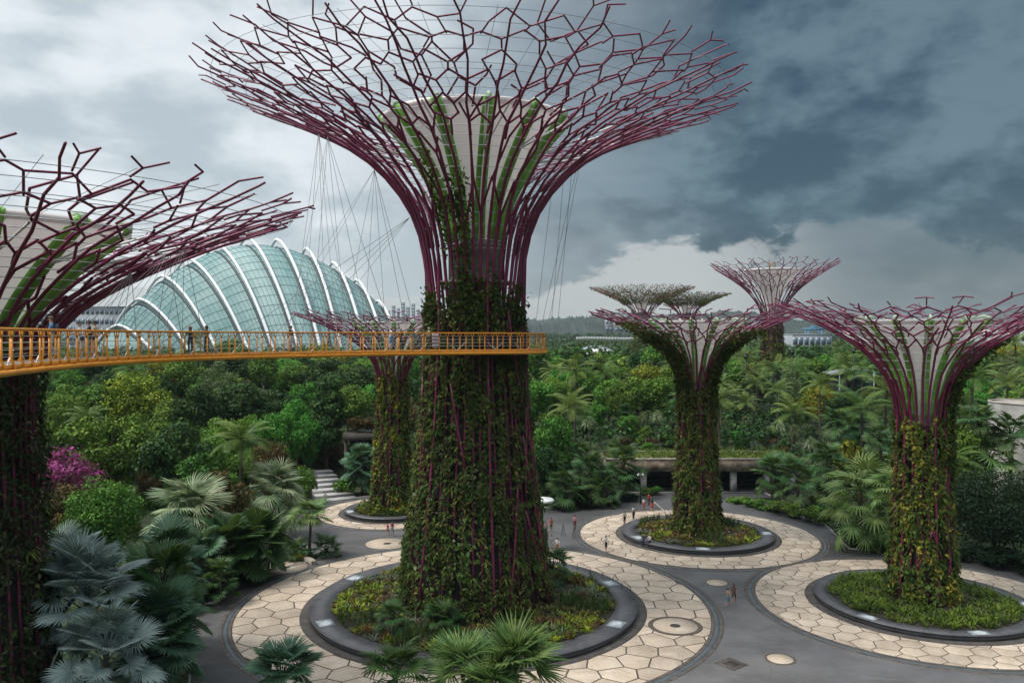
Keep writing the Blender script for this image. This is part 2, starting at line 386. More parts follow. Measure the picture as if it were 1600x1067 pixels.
PLAZA = [(-20, 30), (-21.4, 54.7), (-25.5, 66), (-28.5, 74), (-24.5, 79.5), (-19.6, 84.5), (-22.5, 90), (-29.5, 100), (-28.5, 108), (-24.8, 113.5), (-17.0, 119.5),
         (-6.0, 119.0), (0.0, 112), (7.0, 108.0), (12.5, 114.5), (17.5, 119.2), (36.5, 119.2), (37.8, 110), (37.6, 98), (36.2, 88.5), (44, 86.5), (52, 80.5), (75, 72), (75, 30)]
def in_poly(x, y, poly):
    c = False; j = len(poly) - 1
    for i in range(len(poly)):
        (xi, yi), (xj, yj) = poly[i], poly[j]
        if (yi > y) != (yj > y) and x < (xj - xi) * (y - yi) / (yj - yi) + xi: c = not c
        j = i
    return c
def dist_poly(x, y, poly):
    best = 1e9
    for i in range(len(poly)):
        a = np.array(poly[i]); b = np.array(poly[(i + 1) % len(poly)]); p = np.array((x, y))
        t = np.clip(np.dot(p - a, b - a) / np.dot(b - a, b - a), 0, 1)
        best = min(best, np.linalg.norm(p - a - t * (b - a)))
    return best

def sstep(a, b, x):
    t = np.clip((np.asarray(x, float) - a) / (b - a), 0, 1); return t * t * (3 - 2 * t)
def gheight(x, y):
    """height of the land"""
    x = np.asarray(x, float); y = np.asarray(y, float)
    mid = sstep(8, 14, x) * (1 - sstep(40, 48, x))
    slope = 5.0 * sstep(118, 150, y - 0.05 * np.abs(x))
    terr = 5.0 * sstep(125.2, 126.2, y)
    h = slope * (1 - mid) + np.maximum(terr, slope) * mid
    h = h + 4.0 * sstep(128, 190, y) * (1 - sstep(230, 420, y)) - 3.0 * sstep(240, 500, y)
    # bank on the near side of the viewpoint's left
    h = h + 1.5 * sstep(-30, -60, x) * (1 - sstep(90, 140, y))
    h = h + 0.35 * np.sin(x * 0.13 + 1) * np.cos(y * 0.11) * sstep(100, 130, y)
    return h - 0.12

def build_ground():
    ys = np.concatenate([np.linspace(15, 130, 70), np.linspace(132, 300, 57), np.linspace(310, 700, 30), np.geomspace(760, 9000, 22)])
    us = np.linspace(-1, 1, 121)
    V = []; 
    for y in ys:
        wdt = max(110.0, y * 1.15)
        x = us * wdt; V.append(np.stack([x, np.full_like(x, y), gheight(x, np.full_like(x, y))], 1))
    V = np.concatenate(V); nx = len(us)
    i, j = np.meshgrid(np.arange(len(ys) - 1), np.arange(nx - 1), indexing='ij'); a = (i * nx + j).reshape(-1)
    m = MB(); m.add(V, np.stack([a, a + 1, a + nx + 1, a + nx], 1))
    # land behind and below the viewpoint
    m.add([(-2000, -2000, -0.13), (2000, -2000, -0.13), (2000, 15, -0.13), (-2000, 15, -0.13)], [(0, 1, 2, 3)])
    tag(m.build('ground', M_['ground'], smooth=True), kind='structure')
build_ground()

m = MB(); m.prism(PLAZA, -0.3, 0.0); plaza = tag(m.build('plaza_asphalt', M_['asphalt']), kind='structure')
kp = PLAZA[1:-1]
for a, b in zip(kp[:-1], kp[1:]):
    a = np.array(a); b = np.array(b); L = np.linalg.norm(b - a); c = (a + b) / 2
    MB().box((0, 0, 0), (L + 0.02, 0.16, 0.42)).build('kerb', M_['kerb'], plaza, loc=(c[0], c[1], -0.10)).rotation_euler = (0, 0, math.atan2(b[1] - a[1], b[0] - a[0]))

def clip(poly, nx, ny, d):
    """keep the part of poly with n.p <= d"""
    out = []
    for i in range(len(poly)):
        p = poly[i]; q = poly[(i + 1) % len(poly)]
        a = nx * p[0] + ny * p[1] - d; b = nx * q[0] + ny * q[1] - d
        if a <= 0: out.append(p)
        if (a < 0 < b) or (b < 0 < a):
            t = a / (a - b); out.append((p[0] + t * (q[0] - p[0]), p[1] + t * (q[1] - p[1])))
    return out

def paved_circle(c, rin, rout, sp, lift, seed):
    r = np.random.default_rng(seed)
    root = MB().ring(rin - 1.0, rout + 0.03, -0.02, 0.008 + lift, 120).build('paved_circle', M_['joint'], loc=(c[0], c[1], 0))
    tag(root, kind='structure')
    MB().ring(rout + 0.03, rout + 0.30, -0.02, 0.010 + lift, 140).build('border_course', M_['brick'], root)
    MB().ring(rout + 0.30, rout + 0.68, -0.02, 0.006 + lift, 140).build('drain_channel', M_['drain'], root)
    MB().ring(rout + 0.68, rout + 1.0, -0.02, 0.010 + lift, 140).build('border_course', M_['brick'], root)
    n = int(rout / sp) + 3; pts = []
    for i in range(-n, n + 1):
        for j in range(-n - 2, n + 3):
            x = (i + 0.5 * (j % 2)) * sp; y = j * sp * 0.866
            q = r.normal(size=2) * 0.12 * sp
            pts.append((x + np.clip(q[0], -.36 * sp, .36 * sp), y + np.clip(q[1], -.36 * sp, .36 * sp)))
    pts = np.array(pts); g = 0.026 * sp
    circ = [(rout * math.cos(a), rout * math.sin(a)) for a in np.linspace(0, 2 * math.pi, 90, endpoint=False)]
    for k, p in enumerate(pts):
        rr = math.hypot(*p)
        if rr > rout + sp or rr < rin - sp: continue
        poly = [(p[0] + dx * 2 * sp, p[1] + dy * 2 * sp) for dx, dy in ((-1, -1), (1, -1), (1, 1), (-1, 1))]
        dd = pts - p; dist = np.hypot(dd[:, 0], dd[:, 1])
        for q in np.where((dist > 0) & (dist < 2.6 * sp))[0]:
            nx, ny = dd[q] / dist[q]; poly = clip(poly, nx, ny, nx * p[0] + ny * p[1] + dist[q] / 2 - g)
            if len(poly) < 3: break
        if len(poly) < 3: continue
        if rr + 1.6 * sp > rout:
            for i in range(len(circ)):
                a = (i + 0.5) * 2 * math.pi / len(circ)
                if p[0] * math.cos(a) + p[1] * math.sin(a) > rout - 1.8 * sp: poly = clip(poly, math.cos(a), math.sin(a), rout * math.cos(math.pi / len(circ)))
                if len(poly) < 3: break
        if len(poly) < 3: continue
        P = np.array(poly); rm = np.hypot(P[:, 0], P[:, 1])
        ar = 0.5 * abs(np.dot(P[:, 0], np.roll(P[:, 1], 1)) - np.dot(P[:, 1], np.roll(P[:, 0], 1)))
        if rm.max() < rin + 0.5 or ar < 0.12: continue
        ce = P.mean(0); Q = P - ce
        # worn top edge: bevel
        top = Q * (1 - 0.03 / max(0.3, np.hypot(Q[:, 0], Q[:, 1]).max()))
        kz = len(Q); mb = MB(); z = r.uniform(0.024, 0.031)
        V = np.concatenate([np.c_[Q, np.full(kz, 0.004)], np.c_[Q, np.full(kz, z - 0.008)], np.c_[top, np.full(kz, z)]])
        idx = np.arange(kz); nxt = (idx + 1) % kz
        mb.add(V, np.concatenate([np.stack([idx, nxt, nxt + kz, idx + kz], 1), np.stack([idx + kz, nxt + kz, nxt + 2 * kz, idx + 2 * kz], 1)]))
        mb.f.append((np.array([list(range(2 * kz, 3 * kz))]), 0))
        mb.build('paving_slab', M_['tile'], root, loc=(ce[0], ce[1], lift))
    MB().ring(rin - 0.6, rin + 0.75, 0.0, 0.036 + lift, 120).build('planter_apron', M_['apron'], root)
    return root

paved_circle(MAIN, 13.75, 19.6, 2.35, 0.000, 1)
paved_circle(TB, 8.5, 13.3, 1.85, 0.002, 2)
paved_circle(TC, 8.75, 13.7, 1.75, 0.004, 3)
paved_circle(TD, 6.1, 9.3, 1.7, 0.006, 4)

# round stone discs let into the asphalt
def disc(px, py, r, label, hole=True, ringw=0.25, z=0.0, darkring=True):
    x, y, _ = gpt(px, py)
    t = thing('paving_disc', (x, y, 0), label, 'paving disc', 'round stone discs set in the ground')
    if darkring: MB().ring(r, r + ringw, -0.02 + z, 0.009 + z, 56).build('border_ring', M_['joint'], t)
    MB().revolve([(0.001, 0.014 + z), (r, 0.014 + z), (r, -0.02)], 56).build('disc_face', M_['tile'], t)
    if hole: MB().revolve([(0.001, 0.024 + z), (0.42, 0.024 + z), (0.45, 0.012)], 32).build('manhole_cover', M_['manhole'], t)
disc(1055, 978, 1.75, 'cream stone disc with manhole among the slabs of the central paved circle', True, 0.38, 0.036)
disc(1120, 910, 0.95, 'plain cream disc in the asphalt beside the two strolling walkers', False, 0.12)
disc(1219, 1029, 0.90, 'plain cream disc in the asphalt near the square drain', False, 0.2)
disc(605, 849, 2.35, 'large cream disc with manhole in front of the yellow-flowering tower planter', True, 0.12)
disc(446, 886, 2.15, 'cream disc with manhole tucked beside fan palms and curved low wall', True, 0.15)
x, y, _ = gpt(1143, 1037)
t = thing('square_drain', (x, y, 0), 'dark square drain cover set in the asphalt', 'drain', rz=R(38))
MB().box((0, 0, 0.004), (1.7, 1.7, 0.008)).build('frame', M_['brick'], t)
MB().box((0, 0, 0.008), (0.9, 0.9, 0.014)).build('grating', M_['manhole'], t)
x, y, _ = gpt(441, 876)
tag(MB().ring(2.5, 2.95, -0.05, 0.42, 20, a0=R(15), a1=R(170)).build('curved_wall', M_['concrete'], loc=(gpt(446, 886)[0], gpt(446, 886)[1], 0)), 'low curved stone seat wall behind the disc beside fan palms', 'low wall')

# ------------------------------------------------------------------ foliage palettes
G_DARK = (0.024, 0.051, 0.015); G_MID = (0.054, 0.112, 0.027); G_LT = (0.112, 0.195, 0.042); G_YEL = (0.240, 0.285, 0.045); OLIVE = (0.112, 0.120, 0.033)
RED = (0.150, 0.039, 0.027); BROWN = (0.128, 0.083, 0.039); DKR = (0.053, 0.027, 0.021)
L_ = {}
L_['wall_main'] = leafmat('green_wall_leaves', [(0.020, 0.014, 0.010), (0.022, 0.040, 0.012), (0.034, 0.066, 0.017), (0.075, 0.055, 0.024), (0.055, 0.098, 0.024), (0.10, 0.145, 0.034), (0.24, 0.20, 0.07)], 0.28, objvar=0.0, nmix=0.42)
L_['wall_dark'] = leafmat('dark_wall_leaves', [(0.018, 0.015, 0.012), G_DARK, (0.024, 0.030, 0.015), (0.045, 0.060, 0.021), (0.150, 0.150, 0.105)], 0.5, objvar=0.0, nmix=0.3)
L_['wall_yellow'] = leafmat('yellow_green_wall_leaves', [(0.02, 0.03, 0.01), G_DARK, (0.045, 0.075, 0.018), OLIVE, (0.150, 0.195, 0.030), (0.285, 0.300, 0.042), (0.50, 0.42, 0.05)], 0.35, objvar=0.0, nmix=0.5)
L_['wall_olive'] = leafmat('olive_wall_leaves', [DKR, (0.038, 0.045, 0.015), OLIVE, (0.068, 0.090, 0.024), (0.150, 0.165, 0.038), (0.180, 0.112, 0.045)], 0.5, objvar=0.0, nmix=0.4)
L_['wall_autumn'] = leafmat('mixed_wall_leaves', [(0.075, 0.021, 0.021), (0.038, 0.053, 0.018), OLIVE, (0.075, 0.135, 0.027), (0.240, 0.225, 0.038), (0.390, 0.315, 0.075)], 0.4, objvar=0.0, nmix=0.45)
L_['fern'] = leafmat('fern_leaves', [(0.02, 0.035, 0.012), (0.04, 0.075, 0.02), (0.07, 0.12, 0.03), (0.12, 0.17, 0.04), (0.10, 0.05, 0.03)], 0.22, objvar=0.0, nmix=0.7)
L_['broad'] = leafmat('broad_climber_leaves', [(0.03, 0.06, 0.015), (0.06, 0.12, 0.025), (0.10, 0.17, 0.035), (0.17, 0.20, 0.05), (0.13, 0.03, 0.03)], 0.12, rough=0.4, spec=0.3, objvar=0.0, nmix=0.8)
L_['vine'] = leafmat('climber_leaves', [G_DARK, (0.045, 0.063, 0.015), (0.068, 0.098, 0.021), OLIVE], 0.5, objvar=0.0)
L_['bed_main'] = leafmat('bed_leaves', [(0.075, 0.045, 0.027), G_DARK, (0.075, 0.112, 0.027), OLIVE, (0.112, 0.165, 0.033), (0.255, 0.300, 0.045), (0.090, 0.105, 0.045)], 0.30, objvar=0.0, nmix=0.75)
L_['bed_green'] = leafmat('lily_leaves', [(0.038, 0.060, 0.015), (0.068, 0.112, 0.021), (0.105, 0.158, 0.027), (0.150, 0.195, 0.038)], 0.5, objvar=0.0, nmix=0.6)
L_['flower_pink'] = leafmat('pink_flowers', [(0.30, 0.10, 0.09), (0.38, 0.20, 0.17), (0.28, 0.12, 0.06)], 0.8, objvar=0.0)

def rosettes(mb, P, size, nb, erect, width, droop, mat=0):
    """strap-leaved plants at the points P"""
    k = len(P); size = np.broadcast_to(size, (k,)); nb = int(nb)
    az = rng.uniform(0, 2 * math.pi, (k, nb)); e = rng.normal(erect, 0.22, (k, nb)).clip(0.1, 1.5)
    D = np.stack([np.cos(az) * np.cos(e), np.sin(az) * np.cos(e), np.sin(e)], -1).reshape(-1, 3)
    S = np.stack([-np.sin(az), np.cos(az), np.zeros_like(az)], -1).reshape(-1, 3)
    PP = np.repeat(P, nb, 0); L = np.repeat(size, nb) * rng.uniform(0.7, 1.15, k * nb)
    mb.blades(PP, D, S, L, L * width, droop, 2, mat)

def planter(c, r, rin, rtrunk, nseg, h, name_label, kind, plaques):
    t = thing('ring_planter', (c[0], c[1], 0), name_label, 'planter', 'round granite planters at the tower feet')
    gap = 0.012 / r
    for i in range(nseg):
        a0 = 2 * math.pi * i / nseg + gap; a1 = 2 * math.pi * (i + 1) / nseg - gap
        mb = MB(); mb.ring(rin, r, h - 0.11, h, 8, a0=a0, a1=a1); mb.ring(rin + 0.05, r - 0.10, 0.0, h - 0.11, 8, a0=a0, a1=a1)
        mb.build('bench_slab', M_['granite'], t)
    MB().revolve([(rtrunk - 1.0, h + 0.25), (rin * 0.6, h + 0.05), (rin + 0.04, h - 0.12)], 64).build('soil_bed', M_['soil'], t, smooth=True)
    for a in plaques:
        a = R(a); rm = (r + rin) / 2
        p = MB().box((0, 0, 0), (1.45, (r - rin) * 0.66, 0.02)).build('map_plaque', M_['plaque'], t, loc=(rm * math.cos(a), rm * math.sin(a), h + 0.012))
        p.rotation_euler = (0, 0, a + math.pi / 2)
        q = MB(); q.revolve([(0.001, 0.0), (0.42, 0.0)], 28); q.build('round_map', M_['plaque_map'], p, loc=(0.1, 0.02, 0.014))
        q = MB()
        for k in range(3): q.box((-0.62, 0.25 - 0.2 * k, 0.0), (0.3, 0.05, 0.004))
        q.build('text_lines', M_['plaque_ink'], p, loc=(0, 0, 0.0125))
    return t
M_['plaque'] = mat('plaque_face', (0.30, 0.34, 0.37), 0.6, var=0.3, vscale=2.5)
M_['plaque_map'] = mat('plaque_map_print', (0.42, 0.46, 0.47), 0.6, var=0.3, vscale=5)
M_['plaque_ink'] = mat('plaque_print', (0.16, 0.20, 0.24), 0.4)
def bed_points(rin, rout, n, h, ymin=None):
    a = rng.uniform(0, 2 * math.pi, n); r = np.sqrt(rng.uniform(rin ** 2, rout ** 2, n))
    return np.stack([r * np.cos(a), r * np.sin(a), np.full(n, h)], 1)

pl_main = planter(MAIN, 13.75, 11.9, 6.2, 40, 0.52, 'largest dark granite ring planter around the central tower foot', 'm', (-28, 20, 152, 207))
pl_b = planter(TB, 8.5, 6.95, 2.9, 28, 0.5, 'granite ring planter with pink flowers and a person seated on it', 'b', (-8, 202, 262))
pl_c = planter(TC, 8.75, 7.5, 2.8, 28, 0.5, 'granite ring planter of green lilies nearest the lower right corner', 'c', (-12, 215, 272))
pl_d = planter(TD, 6.1, 4.75, 2.2, 22, 0.5, 'small granite ring planter with yellow climbers partly behind the central tower', 'd', (200,))

def keepout(P, spots):
    k = np.ones(len(P), bool)
    for x, y, r in spots: k &= np.hypot(P[:, 0] - x, P[:, 1] - y) > r
    return P[k]
BED = [leafmat('bed_olive', [(0.056, 0.056, 0.022), (0.125, 0.125, 0.037), (0.188, 0.175, 0.062)], 0.6, objvar=0.0), leafmat('bed_bright', [(0.112, 0.163, 0.025), (0.213, 0.275, 0.037), (0.350, 0.375, 0.062)], 0.6, objvar=0.0),
       leafmat('bed_dark', [(0.019, 0.037, 0.013), (0.044, 0.075, 0.022), (0.075, 0.112, 0.037)], 0.6, objvar=0.0), leafmat('bed_bronze', [(0.062, 0.031, 0.019), (0.138, 0.069, 0.037), (0.200, 0.125, 0.062)], 0.6, objvar=0.0), leafmat('bed_grey', [(0.075, 0.088, 0.062), (0.138, 0.156, 0.112), (0.200, 0.213, 0.163)], 0.6, objvar=0.0)]
def patches(P, k=5, sc=0.42):
    v = np.sin(P[:, 0] * sc * 1.7 + 2.1 * np.sin(P[:, 1] * sc)) + np.sin(P[:, 1] * sc * 1.9 + 1.3 + 1.7 * np.sin(P[:, 0] * sc * 1.3)) + rng.normal(size=len(P)) * 0.35
    return np.clip(((v + 1.9) / 3.8 * k).astype(int), 0, k - 1)
def mixed_bed(parent, r0, r1, n, h, hs=1.0, order=(2, 0, 1, 3, 4)):
    mb = MB()
    P = bed_points(r0, r1, n, h); g = patches(P)
    for q in range(5):
        S = P[g == q]
        if len(S) == 0: continue
        if q == 0: rosettes(mb, S, hs * rng.uniform(0.8, 1.5, len(S)), 16, 1.15, 0.035, 0.15, order[q])          # grasses
        elif q == 1: rosettes(mb, S, hs * rng.uniform(0.5, 0.95, len(S)), 13, 0.75, 0.12, 0.3, order[q])
        elif q == 2: rosettes(mb, S, hs * rng.uniform(0.5, 0.9, len(S)), 13, 0.7, 0.15, 0.28, order[q])
        elif q == 3: rosettes(mb, S, hs * rng.uniform(0.6, 1.1, len(S)), 14, 1.0, 0.07, 0.25, order[q])
        else: rosettes(mb, S, hs * rng.uniform(0.45, 0.8, len(S)), 12, 0.6, 0.13, 0.2, order[q])
    P = bed_points(r0, r1, n * 3, h); P[:, 2] += rng.uniform(0, 0.35, len(P)); mb.leaves(P, rng.normal(size=(len(P), 3)) * 0.6 + (0, 0, 1), rng.uniform(0.14, 0.3, len(P)), rng.uniform(0.08, 0.16, len(P)), 2)
    return tag(mb.build('mixed_bedding', BED, parent), kind='stuff')
mixed_bed(pl_main, 6.0, 11.75, 1500, 0.42)
# big bromeliad rosettes that can be picked out
M_['brom'] = leafmat('bromeliad_leaves', [(0.10, 0.14, 0.09), (0.13, 0.18, 0.10), (0.17, 0.22, 0.05)], 0.5, objvar=0.35)
for i in range(34):
    a = rng.uniform(0, 2 * math.pi); r = rng.uniform(7.6, 11.3)
    mb = MB(); rosettes(mb, np.zeros((1, 3)), rng.uniform(0.7, 1.05), 18, 0.55, 0.13, 0.22)
    mb.build('bromeliad', M_['brom'], pl_main, loc=(r * math.cos(a), r * math.sin(a), 0.5))
mixed_bed(pl_b, 2.6, 6.85, 620, 0.42, 1.05)
mb = MB(); P = bed_points(4.0, 6.7, 110, 1.0); P[:, 2] += rng.uniform(0.2, 0.6, len(P)); mb.leaves(P, rng.normal(size=(len(P), 3)), 0.2, 0.16)
tag(mb.build('pink_flowers', L_['flower_pink'], pl_b), kind='stuff')
mb = MB()
P = bed_points(2.8, 7.4, 520, 0.42); rosettes(mb, P, rng.uniform(0.7, 1.25, len(P)), 12, 0.95, 0.085, 0.38)
P = bed_points(2.8, 7.4, 1200, 0.5); P[:, 2] += rng.uniform(0, 0.4, len(P)); mb.leaves(P, rng.normal(size=(len(P), 3)) * 0.6 + (0, 0, 1), 0.3, 0.12)
tag(mb.build('lily_bedding', L_['bed_green'], pl_c), kind='stuff')
mixed_bed(pl_d, 2.0, 4.7, 330, 0.42)
mb = MB()
P = bed_points(2.2, 4.6, 900, 0.5); P[:, 2] += rng.uniform(0, 0.9, len(P)); mb.leaves(P, rng.normal(size=(len(P), 3)) * 0.6 + (0, 0, 1), 0.35, 0.2)
tag(mb.build('yellow_climbers', L_['wall_yellow'], pl_d), kind='stuff')
# ------------------------------------------------------------------ steel tree towers
M_['purple'] = mat('purple_steel', (0.17, 0.015, 0.062), 0.42, var=0.25, vscale=0.5, spec=0.5)
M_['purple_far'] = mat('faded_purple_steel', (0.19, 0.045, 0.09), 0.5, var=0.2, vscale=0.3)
M_['membrane'] = mat('white_membrane', (0.76, 0.71, 0.69), 0.55, var=0.06, vscale=0.25)
def membrane():
    m = M_['membrane']; nt = m.node_tree; N = NT(nt); b = nt.nodes['Principled BSDF']; tr = N.new('ShaderNodeBsdfTranslucent'); tr.inputs[0].default_value = (0.80, 0.74, 0.74, 1)
    mx = N.new('ShaderNodeMixShader'); mx.inputs[0].default_value = 0.2; N.put(mx.inputs[1], b.outputs[0]); N.put(mx.inputs[2], tr.outputs[0]); N.put(nt.nodes['Material Output'].inputs[0], mx.outputs[0])
membrane()
M_['green_steel'] = mat('green_steel', (0.20, 0.46, 0.075), 0.45, var=0.2, vscale=0.5)
M_['pale_green'] = mat('pale_green_steel', (0.36, 0.46, 0.33), 0.5)
M_['wire'] = mat('galvanised_wire', (0.50, 0.52, 0.53), 0.4, metal=0.3)
M_['cable'] = mat('steel_cable', (0.20, 0.21, 0.22), 0.4, metal=0.3)
M_['core'] = mat('tower_concrete', (0.33, 0.315, 0.31), 0.85, var=0.2, vscale=0.5)
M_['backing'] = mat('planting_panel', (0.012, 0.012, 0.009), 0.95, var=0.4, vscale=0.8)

class Prof:
    """outline of a tower: radius and height along its length"""
    def __init__(s, pts):
        P = np.array(pts, float)
        for _ in range(3):      # corner cutting
            Q = 0.75 * P[:-1] + 0.25 * P[1:]; Rr = 0.25 * P[:-1] + 0.75 * P[1:]
            P = np.concatenate([P[:1], np.stack([Q, Rr], 1).reshape(-1, 2)[1:-1], P[-1:]])
        s.P = P; s.S = np.concatenate([[0], np.cumsum(np.linalg.norm(np.diff(P, axis=0), axis=1))]); s.L = s.S[-1]
    def at(s, t): return np.interp(t, s.S, s.P[:, 0]), np.interp(t, s.S, s.P[:, 1])
    def s_of_z(s, z): return float(np.interp(z, s.P[:, 1], s.S))
    def pt(s, th, t, off=0.0, ext=0.0):
        r, z = s.at(t); e = 0.05
        r2, z2 = s.at(np.minimum(np.asarray(t) + e, s.L)); r1, z1 = s.at(np.maximum(np.asarray(t) - e, 0)); dr, dz = r2 - r1, z2 - z1; q = np.sqrt(dr * dr + dz * dz) + 1e-9
        over = np.maximum(np.asarray(t) - s.L, 0)
        r = r + off * dz / q + over * dr / q; z = z - off * dr / q + over * dz / q
        return np.stack([r * np.cos(th), r * np.sin(th), z], -1)

def supertree(c, label, prof, nrib, zneck, cup, core, zgreen, leaf, nleaf, seed, hoops=True, rp=(0.22, 0.12), lat=None, drop=0.11, leafsize=(0.16, 0.42), vines=(), tilt=(0, 0), purple='purple', braces=True, stripes=0.0, green=True, bare=(0, 3), cexp=2.2):
    r = np.random.default_rng(seed); pr = Prof(prof)
    t = thing('supertree_tower', (c[0], c[1], 0), label, 'tree tower', 'planted steel tree towers')
    sn = pr.s_of_z(zneck); L = pr.L
    def P3(th, s, off=0.0):
        p = pr.pt(np.asarray(th, float), np.asarray(s, float), off)
        f = np.clip((np.asarray(s) - sn) / (L - sn), 0, 1.2) ** 2
        p = p.copy(); p[..., 2] += f * (tilt[0] * np.cos(th) + tilt[1] * np.sin(th))
        return p
    # main ribs
    per = [[] for _ in range(nrib)]
    dth = 2 * math.pi / nrib
    def rad(s): return np.interp(s, [0, sn * 0.7, sn, sn + (L - sn) * 0.4, L], [rp[0] * 0.75, rp[0] * 0.8, rp[0], rp[0] * 0.85, rp[1]])
    for i in range(nrib):
        th = i * dth + r.normal() * 0.06 * dth; end = L * r.uniform(0.93, 1.04) if r.random() < 0.85 else sn + (L - sn) * r.uniform(0.45, 0.85)
        ss = np.concatenate([np.linspace(0, sn, 7)[:-1], np.linspace(sn, end, 13)])
        ths = th + np.concatenate([np.zeros(9), np.cumsum(r.normal(size=10) * 0.13 * dth * np.linspace(0.3, 1, 10))])
        mb = MB(); mb.tube(P3(ths, ss, np.where(ss < pr.s_of_z(zgreen), (0.22 if (i * 5) % 7 in bare else -0.34), 0.12)), rad(ss), 6, caps=True)
        per[i] = mb
    # honeycomb of branches between the ribs
    E = [[] for _ in range(nrib)]
    levels = lat or ((sn - 1.0, 0.42, 1), (0.42, 1.0, 2))
    s0 = sn + 0.3
    for li, (fa, fb, mult) in enumerate(((0.0, 0.46, 1), (0.40, 1.0, 2), (0.50, 0.97, 2))):
        nc = nrib * mult; d = 2 * math.pi / nc
        lo, hi = s0 + (L - s0) * fa, s0 + (L - s0) * fb
        cell = d * pr.at((lo + hi) / 2)[0]; sh_ = 0.5 * d if li == 2 else 0.0; dp_ = drop + (0.16 if li == 2 else 0)
        av, bd = (2.3, 2.3) if mult == 1 else (cell * 1.0, cell * 1.0) if li == 1 else (cell * 1.35, cell * 1.2)
        rows = max(2, int(round((hi - lo) / (av + bd)))); av = bd = (hi - lo) / rows / 2
        jt = r.normal(size=(rows + 2, nc, 2)) * 0.20; js = r.normal(size=(rows + 2, nc, 2)) * 0.22 * av
        for k in range(rows):
            base = lo + k * (av + bd)
            for j in range(nc):
                if (j + k) % 2: continue
                sec = (j // mult) % nrib
                a = (j * d + sh_ + jt[k, j, 0] * d, base + js[k, j, 0]); b = (j * d + sh_ + jt[k, j, 1] * d, base + av + js[k, j, 1])
                last = k == rows - 1
                if last: b = (b[0], b[1] + r.uniform(-0.4, 0.9) * av)
                off = (0.0 if (j % 2) else -0.14) if li < 2 else -0.55
                if r.random() > dp_ * 0.7: E[sec].append((a, b, off))
                if not last:
                    for dj in (-1, 1):
                        jn = (j + dj) % nc
                        if r.random() < dp_: continue
                        e = ((j + dj) * d + sh_ + jt[k + 1, jn, 0] * d, base + av + bd + js[k + 1, jn, 0])
                        E[sec].append((b, e, off))
                else:
                    for dj in (-1, 1):
                        if r.random() < 0.45: continue
                        E[sec].append((b, (b[0] + dj * d * r.uniform(0.3, 0.7), b[1] + r.uniform(0.5, 1.0) * bd), off))
    # leave out loose bits that nothing holds
    allE = [(i_, e_) for i_ in range(nrib) for e_ in E[i_]]; gp_ = list(range(len(allE))); nodes = {}
    def gf(q):
        while gp_[q] != q: gp_[q] = gp_[gp_[q]]; q = gp_[q]
        return q
    for q, (_, e_) in enumerate(allE):
        for nd in (e_[0], e_[1]):
            k_ = (round(nd[0] % (2 * math.pi), 4), round(nd[1], 3))
            if k_ in nodes: gp_[gf(q)] = gf(nodes[k_])
            else: nodes[k_] = q
    size = {}
    for q in range(len(allE)): size[gf(q)] = size.get(gf(q), 0) + 1
    E = [[] for _ in range(nrib)]
    for q, (i_, e_) in enumerate(allE):
        if size[gf(q)] > 7: E[i_].append(e_)
    for i in range(nrib):
        o = per[i].build('steel_rib', M_[purple], t)
        if E[i]:
            A = np.array([e[0] for e in E[i]]); B = np.array([e[1] for e in E[i]]); O = np.array([e[2] for e in E[i]])
            P0 = np.stack([P3(a[0], a[1], o_) for a, o_ in zip(A, O)]); P1 = np.stack([P3(b[0], b[1], o_) for b, o_ in zip(B, O)])
            par = list(range(len(A)))
            def find(q):
                while par[q] != q: q = par[q]
                return q
            node = {}
            for q in range(len(A)):
                for k_ in (tuple(np.round(P0[q], 3)), tuple(np.round(P1[q], 3))):
                    if k_ in node: par[find(q)] = find(node[k_])
                    else: node[k_] = q
            comp = {}
            for q in range(len(A)): comp.setdefault(find(q), []).append(q)
            for ids in comp.values():
                mb = MB(); mb.segs(P0[ids], P1[ids], rad(A[ids, 1]) * 0.82, rad(B[ids, 1]) * 0.82, 6); mb.build('branch', M_[purple], o)
    # diagonal braces over the trunk
    if braces:
        for i in range(min(14, nrib // 3)):
            th0 = r.uniform(0, 2 * math.pi); z0 = r.uniform(0.03, 0.6) * sn; ln = r.uniform(0.25, 0.45) * sn * 0.9; sg = r.choice((-1, 1))
            ss = np.linspace(z0, min(z0 + ln, sn * 1.12), 6); ths = th0 + sg * np.linspace(0, 2.2 * dth, 6)
            MB().tube(P3(ths, ss, 0.24), rp[0] * 0.62, 6).build('brace', M_[purple], t)
    # hoops of wire
    if hoops:
        n = int((pr.s_of_z(cup[1]) - sn) / 0.95); sc = pr.s_of_z(cup[1])
        for k in range(n):
            a = np.linspace(0, 2 * math.pi, 56, endpoint=False); MB().tube(P3(a, np.full(56, sn + 0.5 + k * 0.95), -0.16), 0.026, 4, closed=True).build('hoop', M_['wire'], t)
        n = int((L - sc) / 1.35)
        for k in range(n):
            a = np.linspace(0, 2 * math.pi, 64, endpoint=False); MB().tube(P3(a, np.full(64, sc + 0.3 + k * 1.35), 0.2), 0.018, 4, closed=True).build('hoop', M_['cable'], t)
        # tie wires from the cup to the rim
        for k in range(28):
            a = 2 * math.pi * (k + 0.3) / 28; e = P3(a + r.normal() * 0.05, L * 0.97)
            MB().segs([(cup[0] * math.cos(a), cup[0] * math.sin(a), cup[1])], [e], 0.016, 0.016, 4).build('tie_wire', M_['cable'], t)
    # membrane cup
    cr, cz, cr0, cz0 = cup
    prof_c = [(cr0 + (cr - cr0) * f ** cexp, cz0 + (cz - cz0) * f) for f in np.linspace(0, 0.93, 12)]
    lip = 0.05 * cr
    prof_c += [(cr - lip * 0.1, cz - lip * 1.0), (cr + lip * 0.25, cz - lip * 0.45), (cr + lip * 0.05, cz + lip * 0.1), (cr - lip * 0.6, cz - lip * 0.2)]
